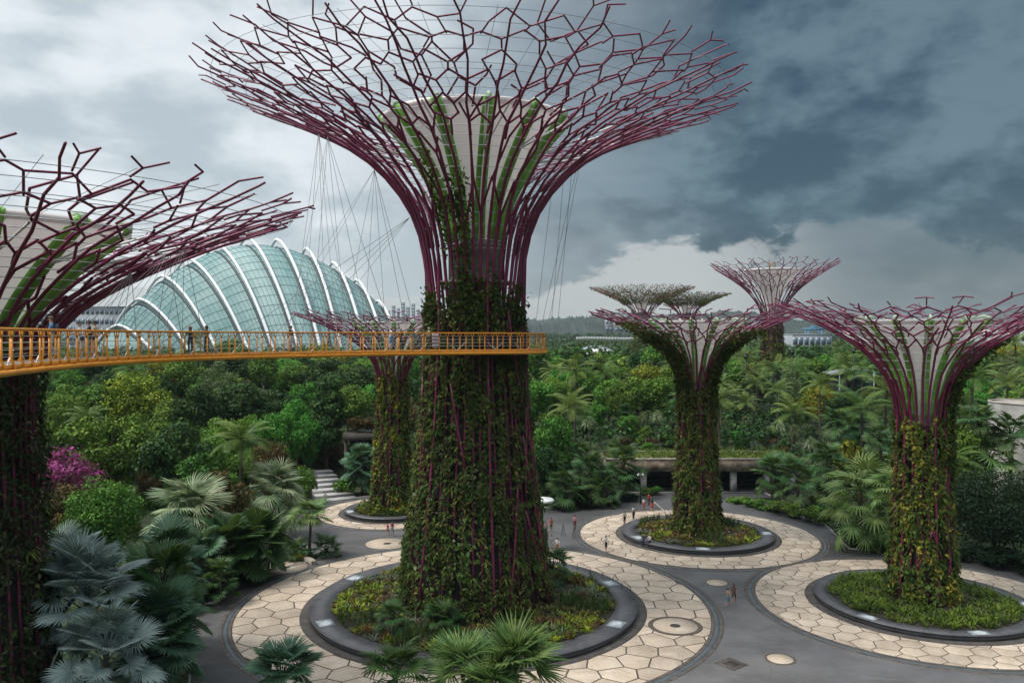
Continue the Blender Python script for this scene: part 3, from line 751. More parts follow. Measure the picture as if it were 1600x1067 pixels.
    MB().revolve(prof_c, 72).build('membrane_cup', M_['membrane'], t, smooth=True)
    if green:
        for i in range(12):
            a = 2 * math.pi * (i + 0.35) / 12
            f = np.linspace(0.0, 1.0, 10)
            rr = cr0 + (cr - cr0) * f ** cexp + 0.16; zz = cz0 + (cz - cz0) * f - 0.05
            for da in (-0.26, 0.26):
                w_ = da * cr / 7.8 / np.maximum(rr, 0.8)
                MB().tube(np.stack([rr * np.cos(a + w_), rr * np.sin(a + w_), zz], 1), 0.24 * cr / 7.8, 5).build('cup_rib', M_['green_steel'], t)
            MB().tube([(q * math.cos(a), q * math.sin(a), cz + z_) for q, z_ in ((cr + .25, -.3), (cr + .3, .12), (cr - .1, .28), (cr - .6, .15))], 0.17 * cr / 7.8, 5).build('rib_bracket', M_['pale_green'], t)
            # white struts in pairs from the cup to the canopy
            p0 = np.array((rr[6] * math.cos(a), rr[6] * math.sin(a), zz[6]))
            for da in (-0.07, 0.07):
                s_ = pr.s_of_z(cz - 0.15 * (cz - cz0)); e = P3(a + da, s_, -0.1)
                MB().segs([p0], [e], 0.07, 0.07, 5).build('strut', M_['white_metal'], t)
    # concrete core with a collar
    rc, zc = core
    MB().revolve([(rc, 0), (rc, cz0 - 0.6), (rc * 1.03, cz0 - 0.6), (rc * 1.03, cz0 - 0.1), (rc * 0.7, cz0 + 0.2)], 28).build('core', M_['core'], t)
    MB().ring(rc, rc + (1.1 if rc > 1.9 else 0.3), zc, zc + 0.22, 28).build('balcony', M_['core'], t)
    # planted skin on the trunk
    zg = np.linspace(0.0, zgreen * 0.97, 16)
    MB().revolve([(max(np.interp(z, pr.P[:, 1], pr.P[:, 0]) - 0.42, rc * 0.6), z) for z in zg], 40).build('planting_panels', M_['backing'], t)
    th = r.uniform(0, 2 * math.pi, nleaf * 3); z = r.uniform(0.0, 1.0, nleaf * 3) * (zgreen + r.normal(size=nleaf * 3) * 0.5)
    keep = (np.sin(th * nrib * 0.5 + 1.3 * np.sin(z * 0.35 + th)) + 0.8 * np.sin(z * 0.9 + 5 * th) + 0.9 * np.sin(z * 0.45 + 2.3 * th + 1.0) * np.sin(th * 4 - z * 0.3) + r.normal(size=nleaf * 3) * 0.9) > stripes
    th, z = th[keep][:nleaf], z[keep][:nleaf]
    s_ = np.interp(z, pr.P[:, 1], pr.S); bulge = 0.14 * np.sin(th * 7 + z * 1.7) + 0.12 * np.sin(th * 13 - z * 2.9)
    p = P3(th, s_, 0.0); rr = np.stack([np.cos(th), np.sin(th), np.zeros_like(th)], 1)
    p = p + rr * (bulge + r.normal(size=len(th)) * 0.14 + 0.13)[:, None]
    nr = rr + (0, 0, 0.55) + r.normal(size=p.shape) * 0.45
    sz = r.uniform(*leafsize, len(th)); mb = MB(); mb.leaves(p, nr, sz, sz * r.uniform(0.35, 0.7, len(th)), up=1.2)
    tag(mb.build('climbing_leaves', L_[leaf], t), kind='stuff')
    # ferns and tufts that stand out of the leaves
    nf = nleaf // (90 if leaf == 'wall_dark' else 26); th = r.uniform(0, 2 * math.pi, nf); z = r.uniform(0.02, 0.98, nf) * zgreen; s_ = np.interp(z, pr.P[:, 1], pr.S); nb = 9
    p0 = np.repeat(P3(th, s_, 0.02), nb, 0); rr = np.repeat(np.stack([np.cos(th), np.sin(th), 0 * th], 1), nb, 0); tt = np.repeat(np.stack([-np.sin(th), np.cos(th), 0 * th], 1), nb, 0)
    q_ = r.uniform(-1.25, 1.25, nf * nb)[:, None]; u_ = r.uniform(-0.1, 0.9, nf * nb)[:, None]; D = norm(rr * np.cos(q_) + tt * np.sin(q_) + np.array((0, 0, 1.0)) * u_); S = norm(np.cross(D, np.array((0, 0, 1.0))))
    mb = MB(); L1 = np.repeat(r.uniform(0.35, 0.8, nf), nb) * r.uniform(.7, 1.2, nf * nb) * (leafsize[1] / 0.42); mb.blades(p0, D, S, L1, L1 * 0.16, 0.55, 2)
    tag(mb.build('wall_ferns', L_['fern'], t), kind='stuff')
    # patches of broad-leaved climbers
    nc_ = 2 if leaf == 'wall_dark' else nleaf // 1600; mb = MB()
    for _ in range(nc_):
        tc_ = r.uniform(0, 2 * math.pi); zc_ = r.uniform(0.05, 0.95) * zgreen; n_ = 34; th = tc_ + r.normal(size=n_) * 0.75 / max(pr.at(pr.s_of_z(zc_))[0], 1); z = np.clip(zc_ + r.normal(size=n_) * 1.1, 0.2, zgreen)
        p0 = P3(th, np.interp(z, pr.P[:, 1], pr.S), 0.22) + r.normal(size=(n_, 3)) * 0.08; sz = r.uniform(0.28, 0.55, n_)
        mb.leaves(p0, np.stack([np.cos(th), np.sin(th), 0 * th + 0.5], 1) + r.normal(size=(n_, 3)) * 0.25, sz, sz * 0.62, up=2.0)
    tag(mb.build('broad_leaf_climbers', L_['broad'], t), kind='stuff')
    # climbers on the canopy
    if len(vines):
        mb = MB()
        for (a0, a1, za, zb, n) in vines:
            th = R(1) * r.uniform(a0, a1, n); z = za + (zb - za) * r.uniform(0, 1, n) ** 1.2; s_ = np.interp(z, pr.P[:, 1], pr.S) + r.normal(size=n) * 0.2
            p = P3(th, s_, 0.15) + r.normal(size=(n, 3)) * 0.22; sz = r.uniform(0.25, 0.55, n)
            mb.leaves(p, r.normal(size=(n, 3)) + (0, -0.3, 0.6), sz, sz * 0.55, up=1.0)
        tag(mb.build('canopy_climbers', L_['vine'], t), kind='stuff')
    return t, P3, pr

t_main, P_main, pr_main = supertree(MAIN, 'tallest purple steel tree tower with white cup rising through the walkway',
    [(6.35, 0), (5.9, 4), (5.2, 9), (4.6, 14), (4.2, 20), (3.95, 24), (3.95, 28), (4.4, 31), (5.3, 33.5), (7.3, 36.3), (10.2, 38.7), (13.5, 40.3), (17.5, 41.9), (22.7, 43.6)],
    44, 29.5, (7.8, 41.2, 2.2, 31.0), (2.25, 27.3), 25.2, 'wall_main', 40000, 11, tilt=(-0.6, 0.2), rp=(0.135, 0.062), bare=(0,), stripes=0.55, cexp=1.7,
    vines=((252, 268, 26, 36, 700), (238, 246, 30, 37, 260), (255, 300, 24, 28, 500), (180, 360, 24.5, 27, 900)))
supertree(TA, 'dark planted tree tower cut off by the left edge, purple canopy over the walkway',
    [(4.9, 0), (4.3, 6), (3.9, 12), (3.6, 18), (3.6, 20.5), (4.0, 22.6), (5.3, 24.4), (7.9, 26.2), (12.6, 28.5), (16, 29.8), (19.6, 31.0)],
    40, 20.5, (8.5, 29.5, 2.0, 22.0), (2.0, 19.0), 21.5, 'wall_dark', 21000, 12, rp=(0.125, 0.065), cexp=1.5, bare=(), braces=False)
PROF_S = [(2.75, 0), (2.3, 4), (2.05, 8), (1.85, 12), (1.75, 15), (1.78, 17), (2.1, 18.8), (2.9, 20.4), (4.6, 22.0), (6.8, 23.4), (9.5, 24.6), (12.6, 25.6)]
supertree(TB, 'purple tree tower with climbers on both flanks, standing before the concrete pavilion', PROF_S,
    28, 15.5, (5.3, 24.5, 1.25, 17.4), (1.25, 14.0), 17.0, 'wall_olive', 14000, 13, rp=(0.105, 0.06), leafsize=(0.25, 0.5),
    vines=((160, 232, 14.5, 23.3, 4200), (296, 352, 14.5, 23.6, 4200), (40, 140, 15, 22, 900), (170, 215, 22, 24.4, 700)))
supertree(TC, 'purple tree tower with a bare white cup, nearest the right edge',
    [(2.65, 0), (2.35, 4), (2.15, 8), (2.0, 12), (1.95, 14.5), (1.95, 16.6), (2.35, 18.6), (3.5, 20.6), (5.3, 22.3), (7.6, 23.7), (10.0, 24.8), (12.7, 25.7)],
    28, 15.0, (5.0, 24.3, 1.35, 16.0), (1.35, 12.4), 15.4, 'wall_autumn', 14000, 14, rp=(0.105, 0.06), leafsize=(0.22, 0.48),
    vines=((300, 345, 12, 20.5, 2600), (330, 352, 18, 23, 900)))
supertree(TD, 'purple tree tower with yellow-green climbers, half hidden behind the central tower', PROF_S,
    28, 16.6, (4.9, 24.5, 1.25, 17.8), (1.25, 15.0), 17.5, 'wall_yellow', 11000, 15, rp=(0.105, 0.06), leafsize=(0.28, 0.5), stripes=0.35)
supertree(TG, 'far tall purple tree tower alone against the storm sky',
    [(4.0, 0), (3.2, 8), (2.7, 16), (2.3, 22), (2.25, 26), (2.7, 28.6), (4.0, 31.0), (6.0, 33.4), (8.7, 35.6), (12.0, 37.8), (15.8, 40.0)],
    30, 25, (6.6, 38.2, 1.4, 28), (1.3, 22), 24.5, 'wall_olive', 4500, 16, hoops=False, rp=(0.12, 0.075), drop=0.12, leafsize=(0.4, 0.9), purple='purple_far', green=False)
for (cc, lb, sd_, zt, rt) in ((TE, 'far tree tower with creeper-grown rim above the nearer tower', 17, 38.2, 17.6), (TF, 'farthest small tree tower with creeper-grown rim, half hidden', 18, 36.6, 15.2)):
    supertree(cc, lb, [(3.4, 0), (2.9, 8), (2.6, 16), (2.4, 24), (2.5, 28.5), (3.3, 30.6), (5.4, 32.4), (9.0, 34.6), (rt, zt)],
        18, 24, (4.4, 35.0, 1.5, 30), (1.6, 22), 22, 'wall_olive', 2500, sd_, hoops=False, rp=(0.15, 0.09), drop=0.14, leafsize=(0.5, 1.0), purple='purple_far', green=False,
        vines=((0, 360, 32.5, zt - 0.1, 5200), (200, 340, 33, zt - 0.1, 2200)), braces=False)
# flue on the far tower's roof
tag(MB().revolve([(0.9, 0), (0.9, 2.2), (0.7, 2.4), (0.1, 2.4)], 16).build('roof_flue', M_['concrete'], loc=(TG[0], TG[1], 37.9)), 'stubby brown flue on top of the far tall tower', 'flue')
# ------------------------------------------------------------------ aerial walkway
M_['orange'] = mat('orange_paint', (0.68, 0.255, 0.012), 0.42, var=0.10, vscale=0.6)
M_['deck'] = mat('walkway_deck', (0.20, 0.16, 0.12), 0.8, var=0.2, vscale=1.5)
def catmull(P, step):
    P = np.array(P, float); P = np.concatenate([[2 * P[0] - P[1]], P, [2 * P[-1] - P[-2]]]); out = []
    for i in range(1, len(P) - 2):
        for t in np.linspace(0, 1, 24, endpoint=False):
            a, b, c, d = P[i - 1:i + 3]
            out.append(0.5 * ((2 * b) + (-a + c) * t + (2 * a - 5 * b + 4 * c - d) * t * t + (-a + 3 * b - 3 * c + d) * t ** 3))
    out.append(P[-2]); out = np.array(out); S = np.concatenate([[0], np.cumsum(np.linalg.norm(np.diff(out, axis=0), axis=1))])
    n = int(S[-1] / step); s = np.linspace(0, S[-1], n + 1)
    return np.stack([np.interp(s, S, out[:, k]) for k in range(out.shape[1])], 1)
path = [(-13.6, 14), (-16.0, 21.5), (-17.8, 28.6), (-19.1, 34.5), (-19.65, 40), (-18.9, 47.2), (-16.2, 52.2), (-12.9, 56.5), (-9.4, 60.1), (-6.3, 62.6)]
path += [(MAIN[0] + 5.95 * math.cos(a), MAIN[1] + 5.95 * math.sin(a)) for a in (R(-84), R(-55), R(-28), R(0), R(28), R(60), R(100))]
near = catmull(path, 1.02); nn = len(near)
T = norm(np.gradient(near, axis=0)); Lf = np.stack([-T[:, 1], T[:, 0]], 1)
dm = np.hypot(near[:, 0] - MAIN[0], near[:, 1] - MAIN[1]); wid = np.where(dm < 7.2, 1.25, 1.9)
k5 = np.ones(5) / 5; wid = np.convolve(np.pad(wid, 2, 'edge'), k5, 'valid')
far_ = near + Lf * wid[:, None]
zr = 23.40 - 0.0062 * (near[:, 1] - 28.6).clip(0, 40)
sky_t = thing('aerial_walkway', (near[0, 0], near[0, 1], 0), 'orange suspended walkway curving in front of the central tower', 'walkway')
so_ = np.array((near[0, 0], near[0, 1], 0.0))
def xyz(p2, z): return np.concatenate([p2, np.broadcast_to(np.asarray(z), (len(p2),))[:, None]], 1) - so_
mb = MB(); a = xyz(near, zr - 1.32); b = xyz(far_, zr - 1.32); V = np.concatenate([a, b, a - (0, 0, .1), b - (0, 0, .1)]); i = np.arange(nn - 1)
mb.add(V, np.concatenate([np.stack([i, i + 1, i + nn + 1, i + nn], 1), np.stack([i + 2 * nn, i + 3 * nn, i + 3 * nn + 1, i + 2 * nn + 1], 1)])); mb.build('deck', M_['deck'], sky_t)
for e, sg in ((near, -1), (far_, 1)):
    out = Lf * sg
    MB().tube(xyz(e, zr), 0.05, 6).build('handrail', M_['orange'], sky_t)
    MB().tube(xyz(e + out * 0.16, zr - 1.57), 0.115, 8).build('edge_tube', M_['orange'], sky_t, smooth=True)
    mb = MB(); p = xyz(e + out * 0.03, zr - 1.29); q = xyz(e + out * 0.03, zr - 1.43); p2 = xyz(e, zr - 1.29); q2 = xyz(e, zr - 1.43)
    mb.add(np.concatenate([p, q, p2, q2]), np.concatenate([np.stack([i, i + 1, i + nn + 1, i + nn], 1), np.stack([i + 2 * nn, i + 3 * nn, i + 3 * nn + 1, i + 2 * nn + 1], 1), np.stack([i, i + 2 * nn, i + 2 * nn + 1, i + 1], 1)]))
    mb.build('fascia', M_['orange'], sky_t)
    for h in (0.25, 0.5, 0.75, 1.0): MB().tube(xyz(e, zr - h), 0.009, 4).build('infill_wire', M_['wire'], sky_t)
pm = MB()   # one forked post: +x points outwards, +y along the walkway
pm.tube([(0.16, 0, -1.57), (0.10, 0, -1.36), (0, 0, -1.14), (0, 0, -0.34)], [.055, .055, .05, .045], 5)
pm.tube([(0, 0, -0.36), (0, 0.09, -0.18), (0, 0.13, 0.0)], .036, 4); pm.tube([(0, 0, -0.36), (0, -0.09, -0.18), (0, -0.13, 0.0)], .036, 4)
post_me = pm.mesh('post', M_['orange'])
xm = MB(); xm.box((0, 0, 0), (2.2, 0.10, 0.16)); cross_me = xm.mesh('cross_beam', M_['orange'])
for e, sg in ((near, -1), (far_, 1)):
    for k in range(3, nn):
        o_ = Lf[k] * sg
        link('post', post_me, sky_t, tuple(np.append(e[k], zr[k]) - so_), (0, 0, math.atan2(o_[1], o_[0])))
for k in range(3, nn, 2):
    c_ = (near[k] + far_[k]) / 2
    link('cross_beam', cross_me, sky_t, tuple(np.append(c_, zr[k] - 1.50) - so_), (0, 0, math.atan2(Lf[k][1], Lf[k][0])), (wid[k] / 2.2 + 0.1, 1, 1))
# white tension rods along the near side
rod = MB(); rod.segs([(0, -0.45, -1.5)], [(0, 0.45, -0.75)], 0.016, 0.016, 5); rod.segs([(0, -0.12, -1.22)], [(0, 0.08, -1.06)], 0.032, 0.032, 6); rod_me = rod.mesh('tension_rod', M_['white_metal'])
for k in range(4, nn, 3):
    for e, sg in ((near, -1), (far_, 1)): link('tension_rod', rod_me, sky_t, tuple(np.append(e[k] - Lf[k] * sg * 0.08, zr[k]) - so_), (0, 0, math.atan2(Lf[k][1] * sg, Lf[k][0] * sg)))
# suspension cables
def px_of(p2): return 800 + F * p2[:, 0] / p2[:, 1]
npx = px_of(near); first = int(np.argmin(np.abs(npx[:nn - 8] - 845))) 
def walk_at(px): 
    k = int(np.argmin(np.abs(npx[:nn // 2 + nn // 4] - px))); return k
def cables(anchor, pxs, e=near):
    for px in pxs:
        k = walk_at(px); b_ = np.append(e[k], zr[k] - 1.45)
        MB().segs([np.array(anchor) - so_], [b_ - so_], 0.017, 0.017, 4).build('suspension_cable', M_['cable'], sky_t)
a1 = apt(498, 207, 70.4); a2 = apt(512, 214, 68.0); a3 = apt(585, 265, 67.5); a4 = apt(640, 340, 66.5)
cables(a1, (455, 480, 505, 530, 555)); cables(a2, (470, 515, 560, 600, 640), far_); cables(a3, (520, 560, 600, 640, 660)); cables(a3, (420, 450), far_); cables(a4, (330, 380, 430, 480), near)
b1 = apt(288, 384, 50); b2 = apt(262, 396, 49); b3 = apt(205, 425, 48)
cables(b1, (180, 215, 250, 285, 315)); cables(b2, (140, 170, 205, 240, 275, 330), far_); cables(b3, (60, 90, 120, 150, 185, 210), near)
for ax, ay, bx in ((905, 262, 858), (900, 268, 848), (893, 272, 872), (880, 285, 862), (862, 300, 838)):
    p = np.array(apt(ax, ay, 72.0)); q = np.array(apt(bx, 500, 76.0)); MB().segs([p - so_], [q - so_], 0.017, 0.017, 4).build('suspension_cable', M_['cable'], sky_t)
# notice board with pictograms on the railing
M_['sign_red'] = mat('notice_red', (0.20, 0.035, 0.05), 0.5); M_['sign_white'] = mat('notice_white', (0.75, 0.74, 0.72), 0.5)
k = walk_at(684); sb = thing('notice_board', tuple(np.append(near[k] - Lf[k] * 0.06, zr[k] - 1.15)), 'dark red notice board with rows of white prohibition pictograms on the railing', 'notice', rz=math.atan2(T[k][1], T[k][0]))
MB().box((0, 0, 0.57), (0.62, 0.03, 1.12)).build('board', M_['sign_red'], sb)
for rI in range(4):
    for cI in range(3):
        px_, pz_ = -0.19 + 0.19 * cI, 0.17 + 0.265 * rI
        MB().box((px_, -0.018, pz_), (0.165, 0.01, 0.215)).build('pictogram_field', M_['sign_white'], sb)
        q = MB(); q.tube([(px_ + 0.055 * math.cos(a), -0.027, pz_ + 0.055 * math.sin(a)) for a in np.linspace(0, 2 * math.pi, 12, endpoint=False)], 0.011, 4, closed=True); q.segs([(px_ - .04, -.027, pz_ + .04)], [(px_ + .04, -.027, pz_ - .04)], .01, .01, 4)
        q.build('pictogram', M_['sign_red'], sb)

# ------------------------------------------------------------------ glass conservatory
def glass_mat():
    m = bpy.data.materials.new('conservatory_glass'); m.use_nodes = True; N = NT(m.node_tree); b = m.node_tree.nodes['Principled BSDF']
    g = N.new('ShaderNodeNewGeometry'); gp = g.outputs['Position']; ri = g.outputs['Random Per Island']
    n = N.smooth(N.noise(gp, 0.05, 4, 0.6), 0.35, 0.65)
    c = N.mix(n, (0.13, 0.27, 0.27), (0.24, 0.37, 0.365)); c = N.mix(N.m('MULTIPLY', ri, 0.3), c, (0.33, 0.44, 0.44))
    N.put(b.inputs['Base Color'], c); b.inputs['Metallic'].default_value = 0.0
    N.put(b.inputs['Roughness'], N.m('ADD', 0.48, N.m('MULTIPLY', ri, 0.1))); b.inputs['Specular IOR Level'].default_value = 0.35
    return m
M_['glass'] = glass_mat(); M_['mullion'] = mat('dark_mullion', (0.07, 0.13, 0.135), 0.5); M_['dome_rib'] = mat('dome_rib_white', (0.74, 0.76, 0.78), 0.4); M_['rib_shade'] = mat('dark_rib_shade', (0.02, 0.04, 0.045), 0.5)
DD = 340.0
RB = [(185, 508, 232, 541), (218, 467, 293, 543), (253, 431, 326, 520), (293, 404, 378, 522), (337, 381, 419, 522), (385, 371, 458, 514), (432, 374, 500, 541), (478, 388, 529, 528), (520, 410, 548, 486), (557, 437, 577, 484), (591, 470, 603, 487)]
arch = []
for ax, ay, bx, by in RB:
    X0 = (ax - 800) / F * DD; H = EYE + (YH - ay) / F * DD; dy = 0.72 * H
    ss = np.linspace(0.02, 0.995, 400); z = H * (1 - ss ** 1.5) ** 0.85; yy = YH - (z - EYE) * F / (DD - dy * ss); s_ = ss[int(np.argmin(abs(yy - by)))]
    dx = ((bx - 800) / F * (DD - dy * s_) - X0) / s_
    arch.append((X0, H, dx, dy))
A_ = np.array(arch); A_[8:, 2] = A_[7, 2] * (A_[8:, 1] / A_[7, 1]); 
dome = thing('glass_conservatory', (A_[5, 0], DD, 0), 'pale teal glass conservatory dome with white arching ribs', 'conservatory'); do = np.array((A_[5, 0], DD, 0.0))
def arch_pt(prm, s, k=1.0, hk=1.0):
    X0, H, dx, dy = prm; s = np.asarray(s, float); z = H * hk * np.where(s >= 0, np.maximum(1 - np.abs(s) ** 1.5, 0) ** 0.85, np.maximum(1 - np.abs(s) ** 1.7, 0) ** 0.8); kx_ = np.where(s >= 0, 1.0, 0.8); return np.stack([X0 + dx * s * k * kx_, DD - dy * s * k, z], -1) - do
sarr = np.sin(np.linspace(-math.pi / 2, math.pi / 2, 41))
for prm in A_:
    MB().tube(arch_pt(prm, sarr), 0.62, 8).build('rib', M_['dome_rib'], dome, smooth=True)
    MB().tube(arch_pt(prm, sarr, 0.96, 0.945), 0.55, 5).build('rib_shade', M_['rib_shade'], dome)  # dark strip on the glass, painting in the shade behind each rib
# thin tubes tying the glass to the ribs
def prm_at(f):
    f = np.clip(f, 0, len(A_) - 1); k = np.arange(len(A_)); return np.array([np.interp(f, k, A_[:, q]) for q in range(4)])
NS = 30; sv = np.sin(np.linspace(-0.6, math.pi / 2 - 0.02, NS))
ends = [A_[0] * 1, A_[-1] * 1]
for bI in range(len(A_) - 1):
    nsub = 6; rows = []
    for f in np.linspace(bI, bI + 1, nsub + 1):
        pm_ = prm_at(f); bulge = 1 + 0.012 * math.sin(math.pi * (f - bI)); rows.append(arch_pt(pm_, sv, 0.96 * bulge, 0.945 * bulge))
    G = np.array(rows)
    mb = MB()
    for u in range(nsub):
        for v in range(NS - 1):
            mb.add([G[u, v], G[u + 1, v], G[u + 1, v + 1], G[u, v + 1]], [(0, 1, 2, 3)])
    mb.build('glass_bay', M_['glass'], dome)
    mb = MB(); off = np.array((0.05, -0.12, 0.08))
    for u in range(1, nsub): mb.segs(G[u, :-1] + off, G[u, 1:] + off, 0.055, 0.055, 4)
    for v in range(0, NS, 1): mb.segs(G[:-1, v] + off, G[1:, v] + off, 0.055, 0.055, 4)
    mb.build('mullions', M_['mullion'], dome)
# sloping end of the glass at the low left
e0 = arch_pt(A_[0], sv, 0.96, 0.945); tip = np.array((A_[0, 0] - 14, DD - 6, 2.0)) - do
mb = MB(); 
for v in range(NS - 1): mb.add([e0[v], e0[v + 1], tip], [(0, 1, 2)])
mb.build('glass_end', M_['glass'], dome)
mb = MB(); e1 = arch_pt(A_[-1], sv, 0.96, 0.945); tip = np.array((A_[-1, 0] + 14, DD + 6, 2.0)) - do
for v in range(NS - 1): mb.add([e1[v], e1[v + 1], tip], [(0, 1, 2)])
mb.build('glass_end', M_['glass'], dome)

# ------------------------------------------------------------------ concrete pavilion under the planted terrace
M_['stained'] = mat('stained_concrete', (0.20, 0.16, 0.12), 0.85, var=0.55, vscale=0.9, vcol=(0.09, 0.068, 0.045), bump=0.2, bscale=5)
PX0, PX1, PY = 13.5, 41.0, 119.4
pv = thing('concrete_pavilion', (27, PY, 0), 'low concrete pavilion with dark openings and planted roof', 'pavilion')
def pvb(name, c, s, m): return MB().box((0, 0, 0), s).build(name, M_[m], pv, loc=(c[0] - 27, c[1] - PY, c[2]))
pvb('roof_slab', (27.2, PY + 3.0, 4.05), (27.5, 7.4, 1.75), 'stained')
ROOF = pv
pvb('parapet', (27.2, PY - 0.6, 4.99), (27.6, 0.35, 0.16), 'concrete')
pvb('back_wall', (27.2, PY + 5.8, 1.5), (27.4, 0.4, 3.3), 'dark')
pvb('floor', (27.2, PY + 2.6, 0.02), (27.5, 6.0, 0.3), 'granite')
for x in (14.0, 19.0, 25.5, 32.0, 36.8, 40.6): pvb('column', (x, PY + 0.1, 1.6), (0.85, 0.8, 3.15), 'pale_concrete')
M_['screen'] = bpy.data.materials.new('lit_screen'); M_['screen'].use_nodes = True
bs = M_['screen'].node_tree.nodes['Principled BSDF']; bs.inputs['Base Color'].default_value = (0.02, 0.10, 0.10, 1); bs.inputs['Emission Color'].default_value = (0.02, 0.30, 0.28, 1); bs.inputs['Emission Strength'].default_value = 0.6
pvb('lit_panel', (29.2, PY + 5.5, 1.75), (3.4, 0.1, 1.6), 'screen')
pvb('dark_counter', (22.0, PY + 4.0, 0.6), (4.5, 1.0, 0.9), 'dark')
# terrace wall on the roof
pvb('terrace_wall', (27.2, PY + 6.55, 4.9), (27.6, 0.3, 0.5), 'stained')
M_['bark_dark'] = mat('dark_concrete', (0.05, 0.043, 0.036), 0.9, var=0.3, vscale=1)  # concrete toned dark for the underpass roof slab and columns
# second planted roof, left behind the yellow tower
lv = thing('planted_underpass', apt(584, 690, 127)[:2] + (0,), 'dark underpass with overgrown concrete roof left of the yellow-flowered tower', 'underpass')
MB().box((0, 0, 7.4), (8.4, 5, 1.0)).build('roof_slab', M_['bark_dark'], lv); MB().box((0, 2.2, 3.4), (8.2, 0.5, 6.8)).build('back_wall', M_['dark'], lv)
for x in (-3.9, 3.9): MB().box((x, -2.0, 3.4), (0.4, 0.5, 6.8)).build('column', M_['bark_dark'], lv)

# kiosk canopy behind the central trunk
kx, ky, _ = apt(846, 790, 88); kz = EYE - (783 - YH) / F * 88
kt = thing('kiosk_canopy', (kx, ky, 0), 'pale round canopy roof on a dark post behind the central tower', 'canopy')
MB().revolve([(0.1, kz + .30), (1.25, kz + .26), (1.38, kz + .1), (1.25, kz), (0.1, kz - .04)], 36).build('roof', M_['white_metal'], kt, smooth=True)
MB().box((0, 0, kz / 2), (0.35, 0.35, kz)).build('post', M_['black_metal'], kt)
MB().box((0.0, 0.4, 1.1), (1.3, 0.5, 2.2)).build('counter', M_['black_metal'], kt)

# steps rising beyond the left tower
st = thing('striped_steps', (-24.5, 114, 0), 'broad pale grey steps climbing beside the shrubs', 'steps')
A0, A1 = np.array(gpt(497, 786)[:2]), np.array(gpt(560, 779)[:2]); B0, B1 = np.array(apt(470, 752, 125)[:2]), np.array(apt(515, 748, 126)[:2])
M_['step'] = mat('step_stone', (0.40, 0.39, 0.38), 0.75, var=0.15, vscale=0.7)
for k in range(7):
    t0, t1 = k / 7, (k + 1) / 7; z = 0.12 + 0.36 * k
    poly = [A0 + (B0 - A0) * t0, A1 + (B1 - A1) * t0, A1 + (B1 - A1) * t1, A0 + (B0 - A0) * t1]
    MB().prism([tuple(p - (-24.5, 114)) for p in poly], z - 2.6, z - 0.05).build('shade_riser', M_['granite'], st)  # dark granite faces stand in for the shadow between the pale treads
    c_ = sum(poly) / 4; MB().prism([tuple((p - (-24.5, 114)) * 1.0 + (c_ - p) * 0.02 + ((0, 0.10) if q < 2 else (0, 0))) for q, p in enumerate(poly)], z - 0.05, z + 0.02).build('tread', M_['step'], st)

# round concrete drum building at the right edge
dr = thing('drum_building', apt(1618, 640, 104)[:2] + (0,), 'round pale concrete drum building among palms at the right edge', 'building')
zt = EYE - (629 - YH) / F * 104
MB().revolve([(5.2, 0), (5.2, zt - 0.9), (5.2, zt)], 48).build('wall', M_['pale_concrete'], dr)
MB().ring(4.9, 5.27, zt, zt + 0.10, 48).build('coping', M_['concrete'], dr)
MB().revolve([(0.1, zt - .05), (5.15, zt - .05)], 40).build('roof', M_['concrete'], dr)

# ------------------------------------------------------------------ far land and buildings
M_['hill'] = mat('wooded_hill', (0.020, 0.032, 0.024), 0.95, var=0.45, vscale=0.02, bump=1.0, bscale=0.05)
def hill(d, x0, x1, h, seed, name='hill'):
    r = np.random.default_rng(seed); n = 700; x = np.linspace(x0, x1, n)
    prof = h * (0.72 + 0.14 * np.sin(x / (x1 - x0) * 7 + seed) + 0.08 * np.sin(x / (x1 - x0) * 19 + 2 * seed)) + r.normal(size=n) * h * 0.03 + h * 0.03 * np.sin(x * 0.05)
    env = sstep(x0, x0 + (x1 - x0) * .1, x) * (1 - sstep(x1 - (x1 - x0) * .1, x1, x))
    rows = []
    for f, dy in ((0, -300), (0.45, -180), (0.8, -80), (1.0, 0), (0.7, 120), (0, 300)):
        rows.append(np.stack([x, np.full(n, d + dy), prof * f * env + r.normal(size=n) * h * 0.025 - 2.5], 1))
    V = np.concatenate(rows); i, j = np.meshgrid(np.arange(5), np.arange(n - 1), indexing='ij'); a = (i * n + j).reshape(-1)
    m = MB(); m.add(V, np.stack([a, a + 1, a + n + 1, a + n], 1)); tag(m.build(name, M_['hill'], smooth=True), kind='structure')
hill(2700, -2400, 2600, 92, 3); hill(2100, -200, 900, 84, 5); hill(3000, 300, 2900, 84, 9)
M_['field'] = mat('pale_field', (0.075, 0.105, 0.045), 0.95, var=0.3, vscale=0.02)
xa = apt(820, 530, 560)[0]; xb = apt(1120, 530, 560)[0]
tag(MB().prism([(xa, 470), (xb, 470), (xb * 1.4, 760), (xa, 760)], 2.9, 3.4).build('field', M_['field']), kind='structure')
M_['bldg_white'] = mat('far_white_wall', (0.42, 0.43, 0.43), 0.7); M_['bldg_grey'] = mat('far_grey_wall', (0.25, 0.28, 0.31), 0.7); M_['bldg_glass'] = mat('far_glass', (0.10, 0.15, 0.19), 0.2); M_['crane_blue'] = mat('crane_blue', (0.05, 0.19, 0.30), 0.5)
